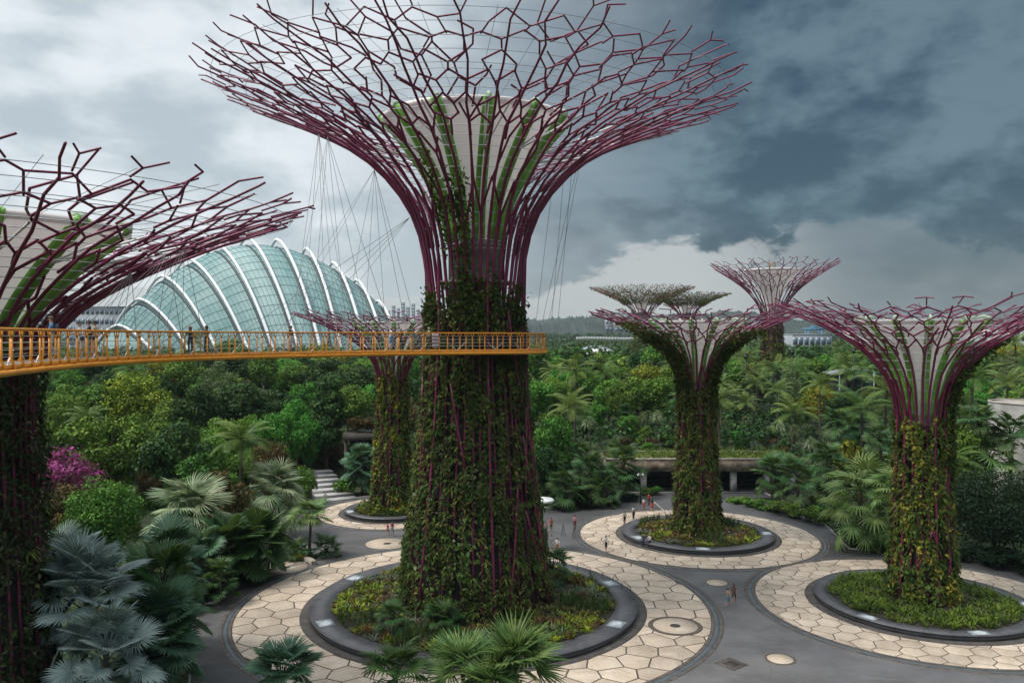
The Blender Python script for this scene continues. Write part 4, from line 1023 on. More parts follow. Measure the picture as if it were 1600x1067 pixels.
def building(px0, px1, py, d, label, wall='bldg_white', floors=4, depth=20, cols=8, zb=0.0, group=None, top=True):
    x0 = (px0 - 800) / F * d; x1 = (px1 - 800) / F * d; zt = EYE - (py - YH) / F * d; w_ = x1 - x0
    b = thing('far_building', ((x0 + x1) / 2, d, 0), label, 'building', group)
    MB().box((0, depth / 2, (zt + zb) / 2), (w_, depth, zt - zb)).build('wall', M_[wall], b)
    if top: MB().box((0, depth / 2, zt + 0.3), (w_ * 1.01, depth * 1.02, 0.6)).build('roof', M_['bldg_grey'], b)
    fh = (zt - zb) / floors
    wm = MB(); wm.box((0, 0, 0), (w_ / cols * 0.72, 0.3, fh * 0.5)); me = wm.mesh('window', M_['bldg_glass'])
    for f in range(floors):
        for c in range(cols): link('window', me, b, (-w_ / 2 + w_ * (c + .5) / cols, -0.02, zb + fh * (f + .55)))
    return b
building(118, 208, 480, 560, 'broad blue-grey glass block behind the glass dome', 'bldg_grey', 6, 60, 12)
building(60, 150, 492, 620, 'low grey block behind the standing walkers on the walkway', 'bldg_grey', 5, 50, 10)
building(960, 1012, 491, 1700, 'long white block on the far wooded ridge', 'bldg_white', 3, 30, 7, zb=20)
building(946, 958, 487, 1720, 'small white tower beside the long block on the ridge', 'bldg_white', 3, 12, 2, zb=20)
building(1238, 1300, 523, 600, 'low pale shed beside the blue gantry crane', 'bldg_grey', 2, 30, 7)
building(1558, 1640, 514, 420, 'long white terraced building at the right edge behind trees', 'bldg_white', 3, 30, 9)
building(1180, 1215, 497, 1900, 'pale grey block under the storm sky beside the far tall tower', 'bldg_grey', 4, 30, 5, zb=15)
for k, (a_, b_, c_) in enumerate(((604, 609, 486), (612, 617, 478), (620, 624, 482), (627, 632, 473), (634, 640, 480), (643, 648, 475), (651, 655, 484), (658, 663, 478))):
    building(a_, b_, c_, 2000 + 30 * (k % 3), 'slim grey apartment tower on the skyline behind the yellow-green tower', 'bldg_grey', 12, 12, 2, group='slim apartment towers on the skyline')
cr = thing('gantry_crane', apt(1271, 520, 620)[:2] + (0,), 'blue gantry crane far off between the towers', 'crane'); zc = EYE - (514 - YH) / F * 620
for x in (-5, 5):
    for y in (-3, 3): MB().box((x, y, zc / 2), (1.1, 1.1, zc)).build('leg', M_['crane_blue'], cr)
for y in (-3, 3): MB().box((0, y, zc), (14, 1.2, 1.6)).build('beam', M_['crane_blue'], cr)
MB().box((0, 0, zc + 1.4), (4, 5, 1.6)).build('cab', M_['crane_blue'], cr)
gh = thing('greenhouse', apt(932, 548, 262)[:2] + (0,), 'silver barrel-roofed greenhouse among the trees', 'greenhouse'); gz = EYE - (541 - YH) / F * 262
mb = MB(); aa = np.linspace(0, math.pi, 13)
V = np.concatenate([np.stack([4.8 * np.cos(aa), np.full(13, y), gz - 2.4 + 2.4 * np.sin(aa)], 1) for y in (-7, 7)]); mb.add(V, [(k, k + 1, 14 + k, 13 + k) for k in range(12)]); mb.f.append((np.array([list(range(12, -1, -1))]), 0))
mb.build('roof', M_['white_metal'], gh); MB().box((0, 0, (gz - 2.4) / 2), (9.4, 13.6, gz - 2.4)).build('wall', M_['bldg_grey'], gh)
for k in range(5): MB().tube(np.stack([4.86 * np.cos(aa), np.full(13, -7 + 3.5 * k), gz - 2.36 + 2.42 * np.sin(aa)], 1), 0.09, 4).build('rib', M_['bldg_grey'], gh)
x0 = apt(900, 528, 640)[0]; x1 = apt(1010, 528, 640)[0]
hw = thing('white_hoarding', ((x0 + x1) / 2, 640, 0), 'long white hoarding beyond the pale field', 'hoarding')
for k in range(24): MB().box((0, 0, 0), ((x1 - x0) / 24 - 0.15, 0.3, 2.6)).build('panel', M_['bldg_white'], hw, loc=(-(x1 - x0) / 2 + (k + .5) * (x1 - x0) / 24, 1.5 * math.sin(k * .4), EYE - (528 - YH) / F * 640 - 0.6 + 0.25 * math.sin(k * 0.3)))
M_['bark_grey'] = mat('weathered_timber', (0.06, 0.055, 0.05), 0.9)
pg = thing('slatted_pergola', apt(1126, 585, 165)[:2] + (0,), 'white slatted pergola roof peeping out of the palms', 'pergola'); pz = EYE - (583 - YH) / F * 165
for k in range(14): MB().box((-2.2 + 0.34 * k, 0, pz), (0.13, 4.2, 0.3)).build('slat', M_['white_metal'], pg)
for x in (-2.2, 2.2):
    for y in (-1.8, 1.8): MB().box((x, y, pz / 2), (0.15, 0.15, pz)).build('post', M_['bark_grey'], pg)
pg = thing('shed_roof', apt(1330, 577, 175)[:2] + (0,), 'grey sloping shed roof among the palms behind the right tower', 'shed'); pz = EYE - (580 - YH) / F * 175
MB().prism([(-4, -3), (4, -3), (4, 3), (-4, 3)], pz, pz + 0.3).build('roof', M_['bldg_grey'], pg); pg.children[0].rotation_euler = (0, R(-6), 0)
for x in (-3.6, 3.6): MB().box((x, -2.8, pz / 2), (0.25, 0.25, pz)).build('post', M_['bldg_grey'], pg)
MB().box((0, 2.4, pz / 2), (7.4, 0.3, pz)).build('wall', M_['bldg_grey'], pg)
lampm = MB(); lampm.tube([(0, 0, 0), (0, 0, 13)], [.13, .07], 6); pole_me = lampm.mesh('pole', M_['black_metal'])
lh = MB(); lh.box((0.0, 0, 13.1), (0.9, 0.35, 0.2)); lh.box((0, 0, 12.6), (0.5, 0.5, 0.7)); head_me = lh.mesh('lamp_head', M_['black_metal'])
for px, d_, lb in ((1131, 150, 'thin dark lamp mast beside the slatted pergola'), (1165, 152, 'thin dark lamp mast a little right of the pergola'), (1238, 158, 'thin dark lamp mast right of the far tall tower'), (1334, 160, 'thin dark lamp mast left of the right tower')):
    x = (px - 800) / F * d_; l_ = thing('lamp_mast', (x, d_, float(gheight(x, d_)) - 0.1), lb, 'lamp mast', 'dark lamp masts in the palm wood'); link('pole', pole_me, l_); link('lamp_head', head_me, l_)
# ------------------------------------------------------------------ trees and palms
L_['t_dark'] = leafmat('dark_tree_leaves', [(0.017, 0.036, 0.015), (0.026, 0.062, 0.022), (0.043, 0.091, 0.029), (0.078, 0.138, 0.041)], 0.5)
L_['t_vdark'] = leafmat('very_dark_tree_leaves', [(0.007, 0.018, 0.010), (0.012, 0.028, 0.015), (0.020, 0.042, 0.022)], 0.5)
L_['t_mid'] = leafmat('green_tree_leaves', [(0.032, 0.076, 0.018), (0.065, 0.139, 0.030), (0.102, 0.198, 0.040), (0.172, 0.281, 0.058)], 0.45)
L_['t_bright'] = leafmat('bright_tree_leaves', [(0.041, 0.108, 0.021), (0.079, 0.196, 0.040), (0.124, 0.274, 0.053), (0.207, 0.371, 0.081)], 0.45)
L_['t_brown'] = leafmat('bronze_tree_leaves', [(0.026, 0.026, 0.014), (0.058, 0.043, 0.020), (0.102, 0.070, 0.032), (0.160, 0.109, 0.043)], 0.5)
L_['t_yellow'] = leafmat('yellow_tree_leaves', [(0.064, 0.101, 0.017), (0.143, 0.179, 0.026), (0.259, 0.287, 0.047), (0.375, 0.373, 0.079)], 0.45)
L_['t_grey'] = leafmat('greygreen_tree_leaves', [(0.041, 0.062, 0.029), (0.083, 0.113, 0.051), (0.139, 0.174, 0.079), (0.204, 0.235, 0.104)], 0.5)
L_['magenta'] = leafmat('magenta_blossom', [(0.095, 0.053, 0.045), (0.231, 0.042, 0.107), (0.378, 0.074, 0.196), (0.483, 0.158, 0.295)], 0.5)
L_['silver'] = leafmat('silver_palm_leaf', [(0.163, 0.227, 0.221), (0.234, 0.312, 0.293), (0.338, 0.416, 0.390)], 0.6, 0.42, 0.12, 0.28, objvar=0.12)
L_['fan_dark'] = leafmat('dark_fan_leaf', [(0.022, 0.055, 0.017), (0.039, 0.087, 0.027), (0.067, 0.125, 0.038)], 0.6, 0.40, 0.18, 0.25, objvar=0.2)
L_['fan_teal'] = leafmat('teal_fan_leaf', [(0.039, 0.092, 0.055), (0.065, 0.137, 0.080), (0.104, 0.189, 0.111)], 0.6, 0.40, 0.15, 0.25, objvar=0.2)
L_['fan_green'] = leafmat('green_fan_leaf', [(0.065, 0.131, 0.035), (0.120, 0.209, 0.067), (0.221, 0.313, 0.128)], 0.6, 0.42, 0.22, 0.25, objvar=0.2)
L_['fan_pale'] = leafmat('pale_fan_leaf', [(0.087, 0.152, 0.065), (0.160, 0.239, 0.116), (0.290, 0.362, 0.217), (0.406, 0.420, 0.290)], 0.6, 0.42, 0.2, 0.25, objvar=0.2)
L_['feather'] = leafmat('feather_palm_leaf', [(0.030, 0.067, 0.017), (0.065, 0.116, 0.027), (0.108, 0.167, 0.042), (0.185, 0.232, 0.060)], 0.5, 0.42, 0.2, 0.2, objvar=0.22)
L_['dead'] = leafmat('dry_leaf', [(0.232, 0.145, 0.065), (0.348, 0.246, 0.116)], 0.6)
M_['bark'] = mat('bark', (0.075, 0.060, 0.045), 0.9, var=0.35, vscale=2.0, bump=0.5, bscale=10)
M_['bark_pale'] = mat('pale_bark', (0.26, 0.235, 0.20), 0.9, var=0.3, vscale=2.0)

def crown_tree(seed, h, w, ht, nblob, nleaf, leaf, lsz, flat=1.0, bark='bark', openness=0.0, cone=0.0, trunk_r=0.22, lean=0.3, spread=1.0):
    """trunk mesh and crown mesh of one broadleaf tree"""
    r = np.random.default_rng(seed); tm = MB(); cm = MB()
    hc = h - ht; C = []
    for k in range(nblob):
        for _ in range(30):
            u = r.normal(size=3); u /= np.linalg.norm(u); q = r.uniform(0.35, 1.0) ** 0.6
            z = u[2] * q
            fall = 1 - cone * (z * 0.5 + 0.5)
            p = np.array((u[0] * q * w * 0.36 * fall * spread, u[1] * q * w * 0.36 * fall * spread, ht + hc * (0.5 + 0.36 * z)))
            rb = w * r.uniform(0.10, 0.21) / spread ** 1.3 * (1 - 0.4 * cone * (z * 0.5 + 0.5))
            if all(np.linalg.norm((p - c[0]) * (1, 1, 1.2)) > 0.55 * (rb + c[1]) for c in C): break
        C.append((p, rb))
    vol = np.array([c[1] ** 2 for c in C]); vol = vol / vol.sum()
    top = np.array((r.normal() * lean, r.normal() * lean, ht + hc * 0.35))
    tm.tube([(0, 0, -0.4), (top[0] * .2, top[1] * .2, ht * 0.5), tuple(top)], [trunk_r * 1.25, trunk_r, trunk_r * 0.45], 7)
    for k, (p, rb) in enumerate(C):
        if k % 2 == 0:
            s0 = top * r.uniform(0.55, 0.95); mid = (s0 + p) / 2 + (0, 0, -0.15 * rb); tm.tube([s0, mid, p], [trunk_r * .42, trunk_r * .3, trunk_r * .12], 5)
    for (p, rb), f in zip(C, vol):
        n = int(nleaf * f); u = norm(r.normal(size=(n, 3))); q = r.uniform(0.55, 1.08, n) ** 0.7
        lump = 1 + 0.22 * np.sin(u[:, 0] * 7 + p[0] * 3) * np.sin(u[:, 1] * 6 + p[1] * 3) + 0.12 * np.sin(u[:, 2] * 11 + p[2])
        pos = p + u * (q * lump * rb)[:, None] * (1.12, 1.12, 0.82 * flat)
        keep = r.random(n) > openness * (u[:, 2] < -0.2)
        nr = u * 0.8 + (0, 0, 0.5) + r.normal(size=(n, 3)) * 0.5
        sz = lsz * r.uniform(0.65, 1.35, n); cm.leaves(pos[keep], nr[keep], sz[keep], sz[keep] * 0.58, up=0.6)
    me_t = tm.mesh('trunk', M_[bark]); me_c = cm.mesh('crown', L_[leaf]); return me_t, me_c

PROTO = {}
def proto(key, n, **kw): PROTO[key] = [crown_tree(100 * sum(map(ord, key)) + i, **kw) for i in range(n)]
proto('dark', 3, h=10, w=8.5, ht=1.6, nblob=26, nleaf=5600, leaf='t_dark', lsz=0.46, spread=1.15)
proto('mid', 3, h=10, w=8.0, ht=1.8, nblob=25, nleaf=5200, leaf='t_mid', lsz=0.40, spread=1.18)
proto('bright', 3, h=9, w=7.5, ht=1.4, nblob=27, nleaf=5600, leaf='t_bright', lsz=0.33, spread=1.2)
proto('brown', 2, h=7, w=7.5, ht=0.8, nblob=18, nleaf=4200, leaf='t_brown', lsz=0.36)
proto('yellow', 1, h=10, w=10, ht=1.6, nblob=26, nleaf=6200, leaf='t_yellow', lsz=0.40)
proto('grey', 2, h=10, w=7.0, ht=2.0, nblob=22, nleaf=4400, leaf='t_grey', lsz=0.28, openness=0.5, spread=1.2)
proto('tall', 2, h=13, w=6.0, ht=5.5, nblob=14, nleaf=3000, leaf='t_mid', lsz=0.42, bark='bark_pale', openness=0.6, trunk_r=0.16)
proto('tier', 2, h=12, w=8.0, ht=2.0, nblob=24, nleaf=5000, leaf='t_dark', lsz=0.45, flat=0.6, cone=0.5)
proto('flat', 1, h=8, w=11, ht=3.0, nblob=22, nleaf=5000, leaf='t_mid', lsz=0.36, flat=0.5)
proto('magenta', 1, h=6.5, w=6.5, ht=1.2, nblob=17, nleaf=4000, leaf='magenta', lsz=0.3)
proto('globe', 1, h=9.0, w=8.2, ht=0.4, nblob=44, nleaf=13000, leaf='t_mid', lsz=0.26)
proto('darkbig', 1, h=9.5, w=14.0, ht=1.0, nblob=52, nleaf=16000, leaf='t_vdark', lsz=0.34, flat=0.75)
proto('shrub_d', 2, h=2.6, w=3.4, ht=0.1, nblob=10, nleaf=1500, leaf='t_vdark', lsz=0.26, trunk_r=0.06)
proto('shrub', 3, h=2.6, w=3.4, ht=0.1, nblob=10, nleaf=1500, leaf='t_mid', lsz=0.26, trunk_r=0.06)
proto('shrub_b', 2, h=2.2, w=3.2, ht=0.1, nblob=9, nleaf=1300, leaf='t_bright', lsz=0.26, trunk_r=0.06)
proto('shrub_o', 2, h=2.0, w=3.0, ht=0.1, nblob=9, nleaf=1200, leaf='t_brown', lsz=0.24, trunk_r=0.06)
proto('shrub_y', 1, h=1.8, w=2.6, ht=0.1, nblob=9, nleaf=1000, leaf='t_yellow', lsz=0.26, trunk_r=0.06)

def fan_frond(seed, n, span, L, pet, inner, droop, width, bend=0.35):
    """one fan leaf: stalk along +x then pleated blade; the plane is x-y, z up"""
    r = np.random.default_rng(seed); mb = MB()
    mb.tube([(0, 0, 0), (pet * .5, 0, pet * 0.04), (pet, 0, 0)], [0.05, 0.035, 0.025], 4)
    hub = np.array((pet, 0, 0)); a = np.linspace(-span, span, n); da = (a[1] - a[0]) / 2
    for k in range(n):
        l = L * (0.72 + 0.28 * math.cos(a[k] * 0.62)) * r.uniform(0.92, 1.06); aj = a[k] + r.normal() * 0.02
        cb, sb_ = math.cos(bend), math.sin(bend)
        def pt(q, rr, z):
            dx = math.cos(q) * rr; return hub + np.array((dx * cb + z * sb_, math.sin(q) * rr, -dx * sb_ + z * cb))
        lift = 0.10 * L * (1 - math.cos(a[k]))     # sides of the fan stand up a little
        r1 = l * inner; w1 = min(da * 0.98, width / max(r1, 0.05))
        rm = l * (inner + 0.5 * (1 - inner))
        dz = -droop * l * r.uniform(0.8, 1.2)
        V = [hub, pt(aj - w1, r1, lift * .6 - 0.035 * L), pt(aj, r1, lift * .6 + 0.02 * L), pt(aj + w1, r1, lift * .6 - 0.035 * L),
             pt(aj - w1 * 0.42, rm, lift + dz * .33 - 0.02 * L), pt(aj, rm, lift + dz * .33 + 0.012 * L), pt(aj + w1 * 0.42, rm, lift + dz * .33 - 0.02 * L), pt(aj, l, lift + dz)]
        mb.add(V, [(0, 1, 2), (0, 2, 3), (4, 7, 5), (5, 7, 6)]); mb.f.append((np.array([(1, 4, 5, 2), (2, 5, 6, 3)]) + mb.n - 8, 0))
    return mb

FR = {}
def fronds(key, leaf, cnt, **kw): FR[key] = [fan_frond(50 + i, **kw).mesh('frond', L_[leaf]) for i in range(cnt)]
fronds('silver', 'silver', 3, n=34, span=2.2, L=1.55, pet=1.7, inner=0.55, droop=0.10, width=0.14, bend=0.30)
fronds('licuala', 'fan_dark', 3, n=34, span=2.1, L=1.65, pet=1.5, inner=0.80, droop=0.06, width=0.17, bend=0.35)
fronds('teal', 'fan_teal', 3, n=32, span=2.1, L=1.6, pet=1.4, inner=0.62, droop=0.12, width=0.15, bend=0.30)
fronds('dark', 'fan_dark', 3, n=17, span=2.0, L=1.4, pet=1.5, inner=0.45, droop=0.26, width=0.20)
fronds('green', 'fan_green', 3, n=18, span=1.9, L=1.6, pet=1.5, inner=0.38, droop=0.28, width=0.18)
fronds('pale', 'fan_pale', 3, n=24, span=1.7, L=1.9, pet=1.5, inner=0.30, droop=0.30, width=0.12)
fronds('livist', 'fan_green', 3, n=18, span=1.9, L=1.9, pet=2.1, inner=0.42, droop=0.30, width=0.20)
fronds('stiff', 'fan_green', 3, n=17, span=1.45, L=2.5, pet=1.3, inner=0.30, droop=0.16, width=0.21, bend=0.15)
FR['dry'] = [fan_frond(60, 18, 1.3, 1.6, 1.5, 0.35, 0.55, 0.10).mesh('frond', L_['dead'])]

def trunk_mesh(h, r, seed=0, rings=True):
    rr = np.random.default_rng(seed); n = max(3, int(h / 0.35)); z = np.linspace(-0.3, h, n)
    m = MB(); m.tube(np.stack([0.12 * np.sin(z * .5 + seed), 0.1 * np.cos(z * .45 + seed), z], 1), r * (1.15 - 0.3 * (z / max(h, .1)).clip(0, 1)) * (1 + 0.08 * (np.arange(n) % 2)), 8); return m.mesh('trunk', M_['bark'])

def fan_palm(loc, h, key, nf, scl, label, name='fan_palm', e0=-0.55, e1=1.35, group='fan palms', r=0.17, dry=0, skirt=0.0):
    """palm with separate fan fronds; e0..e1 is the range of stalk elevations"""
    p = thing(name, loc, label, 'palm', group, rz=rng.uniform(0, 6.28))
    link('trunk', trunk_mesh(h, r * scl, int(rng.integers(99))), p)
    ga = 2.399963
    for k in range(nf):
        f = (k + 0.5) / nf; e = e0 + (e1 - e0) * f ** 0.85 + rng.normal() * 0.09; az = k * ga + rng.normal() * 0.15
        me = FR[key][k % len(FR[key])]
        if k < dry: me = FR['dry'][0]; e = -0.9 + rng.normal() * .1
        # stalk direction by az,e; the blade hangs by rolling the leaf about y
        o = link('frond', me, p, (0.1 * math.cos(az), 0.1 * math.sin(az), h * (1 - skirt * (1 - f)) - 0.25 + 0.35 * f * scl), (rng.normal() * 0.42, -e, az), scl * rng.uniform(0.72, 1.12))
    return p

def joined_fan(key, seed, h, nf, scl, e0=-0.5, e1=1.3):
    """crown mesh of fan fronds for palms farther off"""
    r = np.random.default_rng(seed); V, Fs = [], []; n0 = 0; mb = MB()
    for k in range(nf):
        me = FR[key][k % len(FR[key])]; co = np.empty(len(me.vertices) * 3); me.vertices.foreach_get('co', co); co = co.reshape(-1, 3)
        f = (k + .5) / nf; M4 = Matrix.Translation((0, 0, h - 0.2 + 0.3 * f)) @ Matrix.Rotation(k * 2.39996 + r.normal() * .15, 4, 'Z') @ Matrix.Rotation(-(e0 + (e1 - e0) * f + r.normal() * .1), 4, 'Y') @ Matrix.Rotation(r.normal() * .2, 4, 'X') @ Matrix.Scale(scl * r.uniform(.85, 1.1), 4)
        A = np.array(M4); co = co @ A[:3, :3].T + A[:3, 3]
        tri = [tuple(p.vertices) for p in me.polygons]; q4 = [t for t in tri if len(t) == 4]; q3 = [t for t in tri if len(t) == 3]
        mb.add(co, q4); 
        if q3: mb.f.append((np.array(q3) + mb.n - len(co), 0))
    return mb
def feather_crown(seed, h, nf, L, leaf='feather', nl=26):
    r = np.random.default_rng(seed); mb = MB()
    for k in range(nf):
        az = k * 2.39996 + r.normal() * 0.2; e = 1.25 - 1.5 * ((nf - k) / nf) + r.normal() * .1; l = L * r.uniform(.85, 1.1)
        t = np.linspace(0, 1, 9); ea = e - 1.25 * t ** 1.5; step = l / 8
        rx = np.concatenate([[0], np.cumsum(np.cos(ea[:-1]) * step)]); rz = np.concatenate([[0], np.cumsum(np.sin(ea[:-1]) * step)])
        ca, sa = math.cos(az), math.sin(az); pts = np.stack([rx * ca, rx * sa, h + rz], 1); mb.tube(pts, np.linspace(.05, .012, 9), 4)
        u = np.linspace(0.14, 1.0, nl); base = np.stack([np.interp(u, t, pts[:, q]) for q in range(3)], 1); tang = norm(np.stack([np.interp(u, t, np.gradient(pts[:, q])) for q in range(3)], 1))
        side = np.array((-sa, ca, 0.0)); ll = l * 0.27 * np.sin(math.pi * (0.12 + 0.83 * u)) ** 0.7
        for sg in (-1, 1):
            D = norm(side * sg * 0.85 + tang * 0.55 + np.array((0, 0, 0.10))); Wv = norm(np.cross(D, np.cross(tang, side)))
            mb.blades(base, D, tang, ll, 0.085, 0.38, 2)
    return mb.mesh('crown', L_[leaf])
def yucca_crown(seed, h, n, L, leaf, droop=0.35, heads=1):
    r = np.random.default_rng(seed); mb = MB()
    for q in range(heads):
        c = np.array((r.normal() * .5, r.normal() * .5, h + r.normal() * .3)) if heads > 1 else np.array((0, 0, h))
        az = r.uniform(0, 6.28, n); e = r.uniform(-0.5, 1.4, n); D = np.stack([np.cos(az) * np.cos(e), np.sin(az) * np.cos(e), np.sin(e)], 1); S = np.stack([-np.sin(az), np.cos(az), 0 * az], 1)
        mb.blades(np.repeat(c[None], n, 0), D, S, L * r.uniform(.75, 1.15, n), 0.11, droop, 3)
    return mb
FP = {}
for key in ('dark', 'teal', 'green', 'pale'): FP[key] = [joined_fan(key, 5 + i, 3.2, 26, 1.0).mesh('crown', L_[{'dark': 'fan_dark', 'teal': 'fan_teal', 'green': 'fan_green', 'pale': 'fan_pale'}[key]]) for i in range(2)]
fan_tr = trunk_mesh(3.2, 0.16, 1)
FEA = [(trunk_mesh(hh, 0.16, i), feather_crown(i, hh, 17, 3.6)) for i, hh in enumerate((5.5, 7.5, 9.5))]
YUC = [(trunk_mesh(3.6, .13, 3), yucca_crown(1, 3.6, 80, 1.3, 'fan_pale', 0.5, 3).mesh('crown', L_['fan_pale'])), (trunk_mesh(4.4, .13, 4), yucca_crown(2, 4.4, 80, 1.2, 'fan_pale', 0.5, 3).mesh('crown', L_['t_grey']))]
AGA = [yucca_crown(4, 0.3, 60, 1.9, 'fan_teal', 0.12).mesh('crown', L_['fan_teal'])]

PLACED = []
def put(key, x, y, scl, label, name, cat, group=None, sz=1.0, z=None, var=None):
    v = PROTO[key][int(rng.integers(len(PROTO[key]))) if var is None else var]; zz = float(gheight(x, y)) if z is None else z
    t = thing(name, (x, y, zz), label, cat, group, rng.uniform(0, 6.28)); t.scale = (scl * rng.uniform(.86, 1.18), scl * rng.uniform(.86, 1.18), scl * sz)
    link('trunk', v[0], t); link('crown', v[1], t); PLACED.append((x, y, scl * 3.0)); return t
def putp(pair, x, y, scl, label, name, cat, group=None):
    t = thing(name, (x, y, float(gheight(x, y))), label, cat, group, rng.uniform(0, 6.28)); t.scale = (scl,) * 3
    if pair[0] is not None: link('trunk', pair[0], t)
    link('crown', pair[1], t); PLACED.append((x, y, scl * 2.2)); return t
def atpx(px, d): return (px - 800) / F * d, d
ORD = ('first', 'second', 'third', 'fourth', 'fifth', 'sixth', 'seventh', 'eighth', 'ninth', 'tenth', 'eleventh', 'twelfth', 'thirteenth')
PW = {'dark': (10, 8.5), 'mid': (10, 8), 'bright': (9, 7.5), 'brown': (7, 7.5), 'yellow': (10, 10), 'grey': (10, 7), 'tall': (13, 6), 'tier': (12, 8), 'flat': (8, 11), 'magenta': (6.5, 6.5), 'globe': (9, 8.2), 'darkbig': (9.5, 14), 'shrub': (2.6, 3.4), 'shrub_d': (2.6, 3.4), 'shrub_b': (2.2, 3.2), 'shrub_o': (2.0, 3.0), 'shrub_y': (1.8, 2.6)}
def tree(key, px, pytop, d, wpx, label, name='broadleaf_tree', cat='tree', group=None, var=None):
    """a tree at depth d whose crown is wpx wide and tops out at pytop in the photograph"""
    x, y = atpx(px, d); g = float(gheight(x, y)); zt = EYE - (pytop - YH) / F * d; wm = wpx / F * d
    s = wm / PW[key][1]; return put(key, x, y, s, label, name, cat, group, max(0.5, min(1.9, (zt - g) / (PW[key][0] * s))), g, var)
# the trees one can name, left to right
tree('globe', 157, 733, 79, 122, 'dense round clipped-looking green tree behind the silver palms', 'round_tree')
tree('magenta', 95, 697, 92, 118, 'magenta blossoming bougainvillea near the left tower', 'flowering_tree')
tree('brown', 100, 745, 88, 90, 'dull bronze shrub below the magenta blossom', 'bronze_shrub', 'shrub')
tree('mid', 168, 620, 104, 125, 'tall leafy green tree left of the pale path opening', var=0)
tree('dark', 272, 645, 103, 105, 'dark leafy tree overhanging the pale path opening', var=0)
tree('flat', 100, 612, 126, 125, 'flat-topped spreading tree under the near end of the walkway')
tree('yellow', 208, 572, 142, 112, 'yellow-green flowering tree just below the walkway', 'yellow_tree')
tree('mid', 135, 585, 150, 95, 'green tree left of the yellow-green tree below the walkway')
tree('dark', 308, 592, 136, 72, 'dark round-crowned tree in the clearing left of the bamboo', var=1)
tree('dark', 402, 600, 150, 62, 'small dark-crowned tree with pinkish top amid lawns', var=2)
BAM = ('between two bronze shrubs', 'in the middle of the thicket', 'right of the bronze tree', 'highest of the thicket', 'lowest beside the dark leafy tree', 'touching the tall tiered tree')
for k, (px, py, d, w_) in enumerate(((345, 640, 118, 66), (395, 633, 121, 70), (440, 630, 123, 70), (465, 608, 130, 60), (330, 660, 112, 60), (480, 640, 126, 60))):
    tree('bright', px, py, d, w_, f'bright feathery bamboo clump, {BAM[k]}, left of the steps', 'bamboo_clump', 'tree', 'bright bamboo thicket')
tree('tier', 512, 562, 128, 98, 'tall dark tiered tree rising to the walkway left of the yellow tower', 'tiered_tree')
tree('brown', 425, 652, 112, 60, 'bronze-leaved tree amid the bamboo thicket', 'bronze_tree')
tree('brown', 425, 684, 106, 68, 'bronze shrub between the bamboo and the strap-leaved palm', 'bronze_shrub', 'shrub')
tree('brown', 522, 678, 132, 80, 'large dark bronze shrub just above the striped steps', 'bronze_shrub', 'shrub')
tree('brown', 345, 680, 100, 52, 'dark bronze shrub beside the leafy tree over the path', 'bronze_shrub', 'shrub')
tree('brown', 345, 737, 88, 105, 'broad reddish-brown bush behind the pale fan palm', 'brown_bush', 'shrub')
tree('shrub_b', 470, 712, 112, 50, 'bright green shrub left of the striped steps', 'green_shrub', 'shrub')
tree('tall', 556, 590, 129, 50, 'slender orange-tinted tree with twin pale trunks by the underpass', 'slender_tree')
for k, (px, w_, s_) in enumerate(((560, 36, 'left end'), (580, 40, 'middle'), (602, 40, 'right end'))):
    x, y = atpx(px, 126.0); put('shrub_o', x, y, 1.25, f'rusty creeper shrub on the {s_} of the underpass roof', 'roof_shrub', 'shrub', 'creepers on the underpass roof', 0.9, 8.2)
tree('shrub', 590, 735, 119, 50, 'low green mound of shrubs beside the yellow tower', 'green_shrub', 'shrub')
tree('shrub_b', 540, 742, 119, 46, 'low bright shrub right of the striped steps', 'green_shrub', 'shrub')
tree('darkbig', 1553, 722, 86, 178, 'huge dark spreading tree behind the right tower at the frame edge', 'spreading_tree')
tree('mid', 868, 640, 118, 78, 'round-topped olive-green tree right of the central trunk', var=1)
tree('dark', 850, 690, 112, 60, 'dark shrubby tree just right of the central trunk', var=0)
tree('bright', 1480, 640, 98, 84, 'bright leafy tree right of the right tower trunk', var=1)
tree('shrub_y', 1383, 700, 106, 48, 'vivid yellow bush left of the right tower', 'yellow_bush', 'shrub')
tree('shrub_y', 1330, 655, 122, 60, 'golden croton shrubs amid the palm wood', 'yellow_bush', 'shrub')
# hedges by the plaza edge
for k, px in enumerate((1155, 1178, 1200, 1222, 1244, 1266, 1286)):
    tree('shrub', px, 772 + 3 * k, 112.5 - 2.2 * k, 42, f'clipped hedge shrub below the dark palms, {ORD[k]} from the pavilion', 'hedge_shrub', 'hedge', 'hedge along the plaza edge')
for k, (px, py, d, w_) in enumerate(((880, 790, 108.5, 46), (915, 785, 110, 50), (950, 785, 111.5, 46), (980, 778, 114, 40), (1325, 830, 94, 60), (1350, 845, 90, 60), (1300, 800, 103, 60), (1330, 800, 99, 60), (1380, 850, 88, 60), (1420, 850, 87.5, 60), (1500, 862, 85, 70), (1560, 872, 82, 80), (1600, 880, 80, 80))):
    tree('shrub_d', px, py, d, w_, f'dense dark green plaza-edge shrub, {ORD[k]} of the row right of the central trunk', 'edge_shrub', 'shrub', 'dense shrubs at the plaza edge')
for k, (px, py, d, w_) in enumerate(((300, 905, 69, 70), (330, 885, 72, 70), (275, 930, 65, 60), (240, 1000, 55, 80), (215, 900, 66, 80), (190, 880, 70, 90), (380, 880, 78, 60))):
    tree('shrub_d', px, py, d, w_, f'dark undergrowth shrub beneath the broad-fan palms at lower left, {ORD[k]} of seven', 'under_shrub', 'shrub', 'undergrowth beneath the broad-fan palms')
for px in (1010, 1024): tree('shrub', px, 759, 118.0, 22, f'small green shrub {"left" if px < 1015 else "right"} at the foot of the pavilion column', 'hedge_shrub', 'hedge', 'shrubs at the pavilion')

